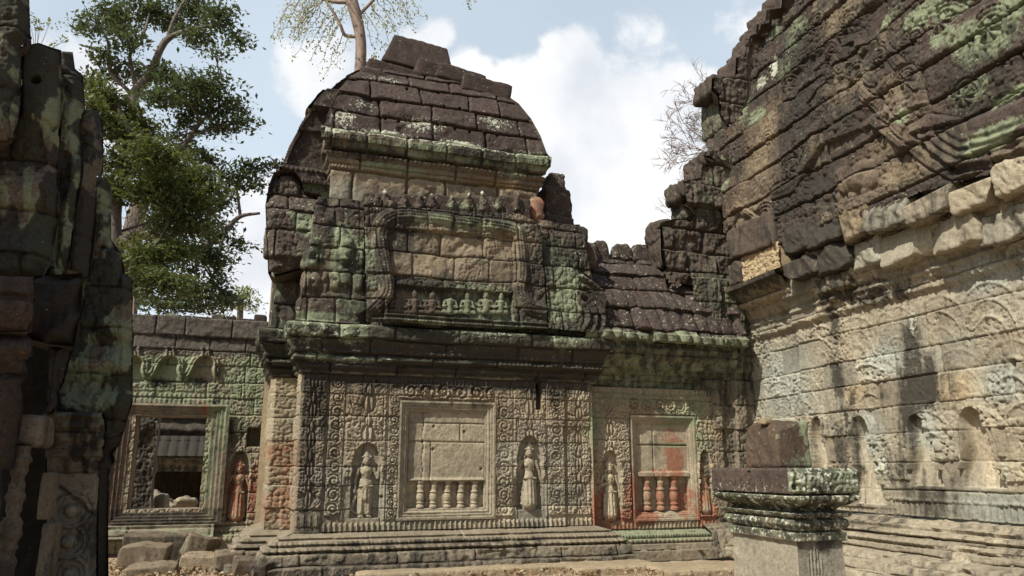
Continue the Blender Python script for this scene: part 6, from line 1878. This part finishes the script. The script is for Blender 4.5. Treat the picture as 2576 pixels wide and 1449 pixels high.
make_tree('tall_tree', 'tall dark green tree with pale forking branches behind the low window wall', 34,
          [(520, 50, 110), (700, 40, 130), (900, 40, 120), (1030, 90, 90), (1110, 190, 55), (440, 110, 70), (900, 170, 80), (600, 190, 80), (480, 250, 60), (530, 330, 80), (650, 340, 80), (960, 400, 120), (1075, 500, 95), (900, 470, 100), (820, 400, 100), (740, 450, 90),
           (1010, 590, 70), (950, 730, 70), (880, 700, 60), (1080, 820, 75), (1170, 770, 70), (1280, 765, 50), (1020, 920, 70), (960, 1060, 110), (860, 1180, 100), (960, 1170, 70), (1100, 1130, 45), (1000, 1250, 35), (980, 1390, 80), (900, 1380, 70), (1170, 860, 45), (800, 110, 70), (380, 120, 40), (1000, 250, 40), (870, 560, 70), (820, 640, 60), (930, 960, 80), (870, 880, 80),
           (1000, 1310, 60), (900, 1340, 70), (1060, 1390, 60), (820, 1400, 60), (1010, 1190, 60), (600, 1390, 60), (720, 1400, 60), (560, 110, 80), (760, 330, 70), (1130, 560, 50), (830, 1290, 80)],
          [(600, 1300, .42, 0), (615, 1050, .40, 0), (650, 930, .36, 0), (700, 740, .30, 0), (640, 560, .26, 0), (615, 440, .24, 0), (690, 350, .20, 0), (740, 230, .17, 0), (775, 180, .14, 0), (850, 145, .09, 0), (960, 120, .06, 0)], LEAFD, BARK, 980, .23, 11, spray=.55,
          limbs=[[(700, 1000, .2, 0), (690, 1030, .16, 0), (640, 1060, .2, 0)], [(775, 180, .12, 0), (800, 100, .09, 0), (840, 20, .06, 0)], [(700, 740, .2, 0), (830, 690, .18, 0), (880, 630, .14, 0), (930, 560, .09, 0), (1010, 500, .05, 0)],
                 [(640, 1080, .2, 0), (900, 1150, .16, 0), (1040, 1060, .13, 0), (1110, 1000, .1, 0), (1200, 985, .06, 0)], [(1110, 1000, .08, 0), (1100, 920, .06, 0), (1090, 860, .05, 0)], [(640, 440, .12, 0), (600, 260, .09, 0), (650, 200, .06, 0), (670, 140, .05, 0)], [(615, 440, .1, 0), (510, 330, .1, 0), (500, 200, .07, 0), (470, 140, .05, 0)]])
make_tree('bushy_tree', 'yellowish green bushy tree in front of the tall dark tree, beside the shaded porch', 27,
          [(420, 380, 75), (480, 450, 85), (560, 520, 100), (520, 600, 95), (640, 610, 115), (720, 710, 115), (800, 780, 110), (600, 740, 120), (900, 830, 95), (985, 865, 60), (700, 870, 130), (850, 940, 115), (545, 900, 60), (760, 1030, 110), (880, 1040, 80), (600, 1110, 55), (700, 1180, 110), (640, 1230, 80), (760, 1300, 100), (800, 1150, 80), (660, 1330, 55), (510, 830, 50), (420, 480, 50), (560, 1200, 40)],
          [(535, 1400, .3, 0), (525, 1080, .28, 0), (530, 900, .25, 0), (560, 770, .2, 0), (600, 650, .14, 0), (560, 520, .08, 0)], LEAFY, BARK, 1350, .20, 12, spray=.5,
          limbs=[[(530, 900, .15, 0), (640, 880, .12, 0), (760, 830, .08, 0)], [(525, 1080, .15, 0), (640, 1150, .12, 0), (730, 1120, .07, 0)], [(560, 770, .1, 0), (700, 740, .08, 0), (800, 720, .05, 0)]])
make_tree('far_tree', 'small pale green tree far away between the tall tree and the domed pavilion', 75,
          [(1100, 1370, 60), (1150, 1345, 40), (1060, 1400, 55), (1130, 1410, 60)], [(1110, 1440, .3, 0), (1110, 1380, .2, 0)], LEAFF, BARK, 900, .35, 13, spray=.8)

# ---- pale trunk with yellow leaves above the dome
rs = np.random.RandomState(21)
DC = 24.0
tp = [at(905, 330, DC), at(904, 200, DC), at(908, 130, DC), at(903, 70, DC), at(884, 0, DC), at(862, -60, DC), at(850, -160, DC)]
base = (tp[0][0], tp[0][1], 0)
tr = thing('sparse_tree', 'pale trunked tree with few yellow leaves rising behind the dome', 'tree', base)
g = Geo(); tube(g, [np.array(base)] + tp, [.3, .2, .185, .18, .19, .2, .14, .08], 14, wob=.15)
LB = [[(896, 92), (868, 88), (856, 62), (838, 30), (820, 2), (800, -40)], [(884, 5), (845, 5), (800, -5), (760, -10), (730, -30)], [(900, 40), (930, 10), (960, -20), (1000, -30)], [(906, 175), (925, 158), (945, 140)], [(1000, -30), (1080, -50), (1160, -20)]]
for lb in LB: tube(g, [at(x, y, DC) for x, y in lb], np.linspace(.075, .03, len(lb)), 6, wob=.2)
gl = Geo()
TW = [(840, 35), (820, 5), (805, -20), (780, -10), (850, 50), (760, -10), (868, 85), (740, -20), (800, 20), (930, 5), (950, -15), (970, -25), (985, -28), (1000, -30), (925, 158), (940, 142), (905, 20), (880, 5), (1155, -22), (830, -5), (790, -5)]
for i, (x, y) in enumerate(TW * 2):
    p = np.array([x + rs.randn() * 6, y + rs.randn() * 4]); pts = [p.copy()]
    dx = -9 if x < 900 else 8
    if x > 915: dx = 7
    ln = 7 if y < 100 else 4
    if x > 1100: ln = 3
    for s_ in range(ln):
        p = p + np.array([dx * (.4 + rs.rand()) + rs.randn() * 4, 9 + s_ * 1.6 + rs.randn() * 5]); pts.append(p.copy())
    W3 = [at(a[0], a[1], DC + rs.randn() * .4) for a in pts]
    tube(g, W3, np.linspace(.016, .007, len(W3)), 4)
    for q_ in W3[1:]:
        leaves(gl, q_, np.array([.2, .2, .16]), 5, .10, rs, .12, 3, .9)
link('trunk', g, BARKP, tr, attrs=False); link('crown', gl, LEAFS, tr, smooth=False)

# ---- leafless tree on the right


def bare(g, p, d, L, r, lev, rs):
    if lev == 0: return
    n = 3; pts = [p]; q_ = p.copy(); dd = d.copy()
    for i in range(n):
        dd = dd + rs.randn(3) * .16 + np.array([0, 0, .03]); dd /= np.linalg.norm(dd); q_ = q_ + dd * L / n; pts.append(q_.copy())
    tube(g, pts, np.linspace(r, r * .6, n + 1), 5)
    for k in range(3 if lev > 2 else 4):
        a = pts[rs.randint(1, n + 1)] if k else pts[-1]
        nd = dd + rs.randn(3) * .55; nd /= np.linalg.norm(nd)
        bare(g, a, nd, L * (.62 + .2 * rs.rand()), max(r * .55, .011), lev - 1, rs)


def bare_tree(name, label, depth, base_px, starts, seed, L, r, lev):
    rs = np.random.RandomState(seed); b = at(*base_px, depth); t = thing(name, label, 'tree', (b[0], b[1], 0), None)
    g = Geo(); tube(g, [(b[0], b[1], -.2), (b[0] + .2, b[1], b[2] * .5), b], [r * 2.2, r * 1.8, r * 1.4], 8)
    link('trunk', g, BARKB, t, attrs=False)
    g = Geo()
    for (x, y) in starts:
        e = at(x, y, depth + rs.randn()); d = e - b; ln = np.linalg.norm(d); bare(g, b, d / ln, ln * L, r, lev, rs)
    link('branches', g, BARKB, t, attrs=False)


bare_tree('bare_tree', 'leafless grey tree with fine twigs behind the tower wall stones', 36, (1850, 400), [(1790, 260), (1740, 310), (1770, 350), (1730, 400), (1820, 250)], 31, .62, .05, 6)
bare_tree('bare_tree', 'lower leafless tree showing just above the stacked stones of the gallery wing', 40, (1790, 600), [(1690, 510), (1720, 500), (1700, 540)], 35, .6, .045, 5)
bare_tree('bare_tree', 'thin leafless sapling showing between the shaded porch and the tall tree', 30, (345, 640), [(310, 540), (330, 520), (300, 580)], 37, .5, .03, 4)
# sprig over the porch
rs = np.random.RandomState(41)
sp = thing('sprig_tree', 'thin leafy sprigs peeping over the top of the shaded porch', 'tree', tuple(at(90, 150, 26) * np.array([1, 1, 0])))
g = Geo(); gl = Geo(); b0 = at(85, 150, 26)
tube(g, [(b0[0], b0[1], 0), b0], [.08, .03], 6)
for (x, y) in ((100, 50), (125, 58), (85, 45), (75, 62), (135, 110), (170, 100), (95, 70)):
    e = at(x, y, 26); tube(g, [b0, (b0 + e) / 2 + np.array([.05, 0, .1]), e], [.02, .012, .006], 4); leaves(gl, e, np.array([.18, .2, .12]), 26, .13, rs, .12, 6, .8)
link('trunk', g, BARKB, sp, attrs=False); link('crown', gl, LEAFF, sp, smooth=False)

LIT = leaf_mat('dry_leaves', (.16, .10, .05, 1), (.30, .21, .11, 1), .1)
rs = np.random.RandomState(77); g = Geo()
for k in range(170):
    px = 260 + 420 * rs.rand() if k % 2 else 820 + 1000 * rs.rand()
    p = at(px, 1176, 12.0 + 2.6 * rs.rand() if px < 700 else 12.3 + rs.rand()); p[2] = .06
    leaves(g, p, np.array([.15, .15, .005]), 4, .07, rs, .12, 4, .05)
o = link('leaf_litter', g, LIT, smooth=False); tag(o, 'dry fallen leaves strewn over the court floor', 'leaf litter', None, 'stuff')
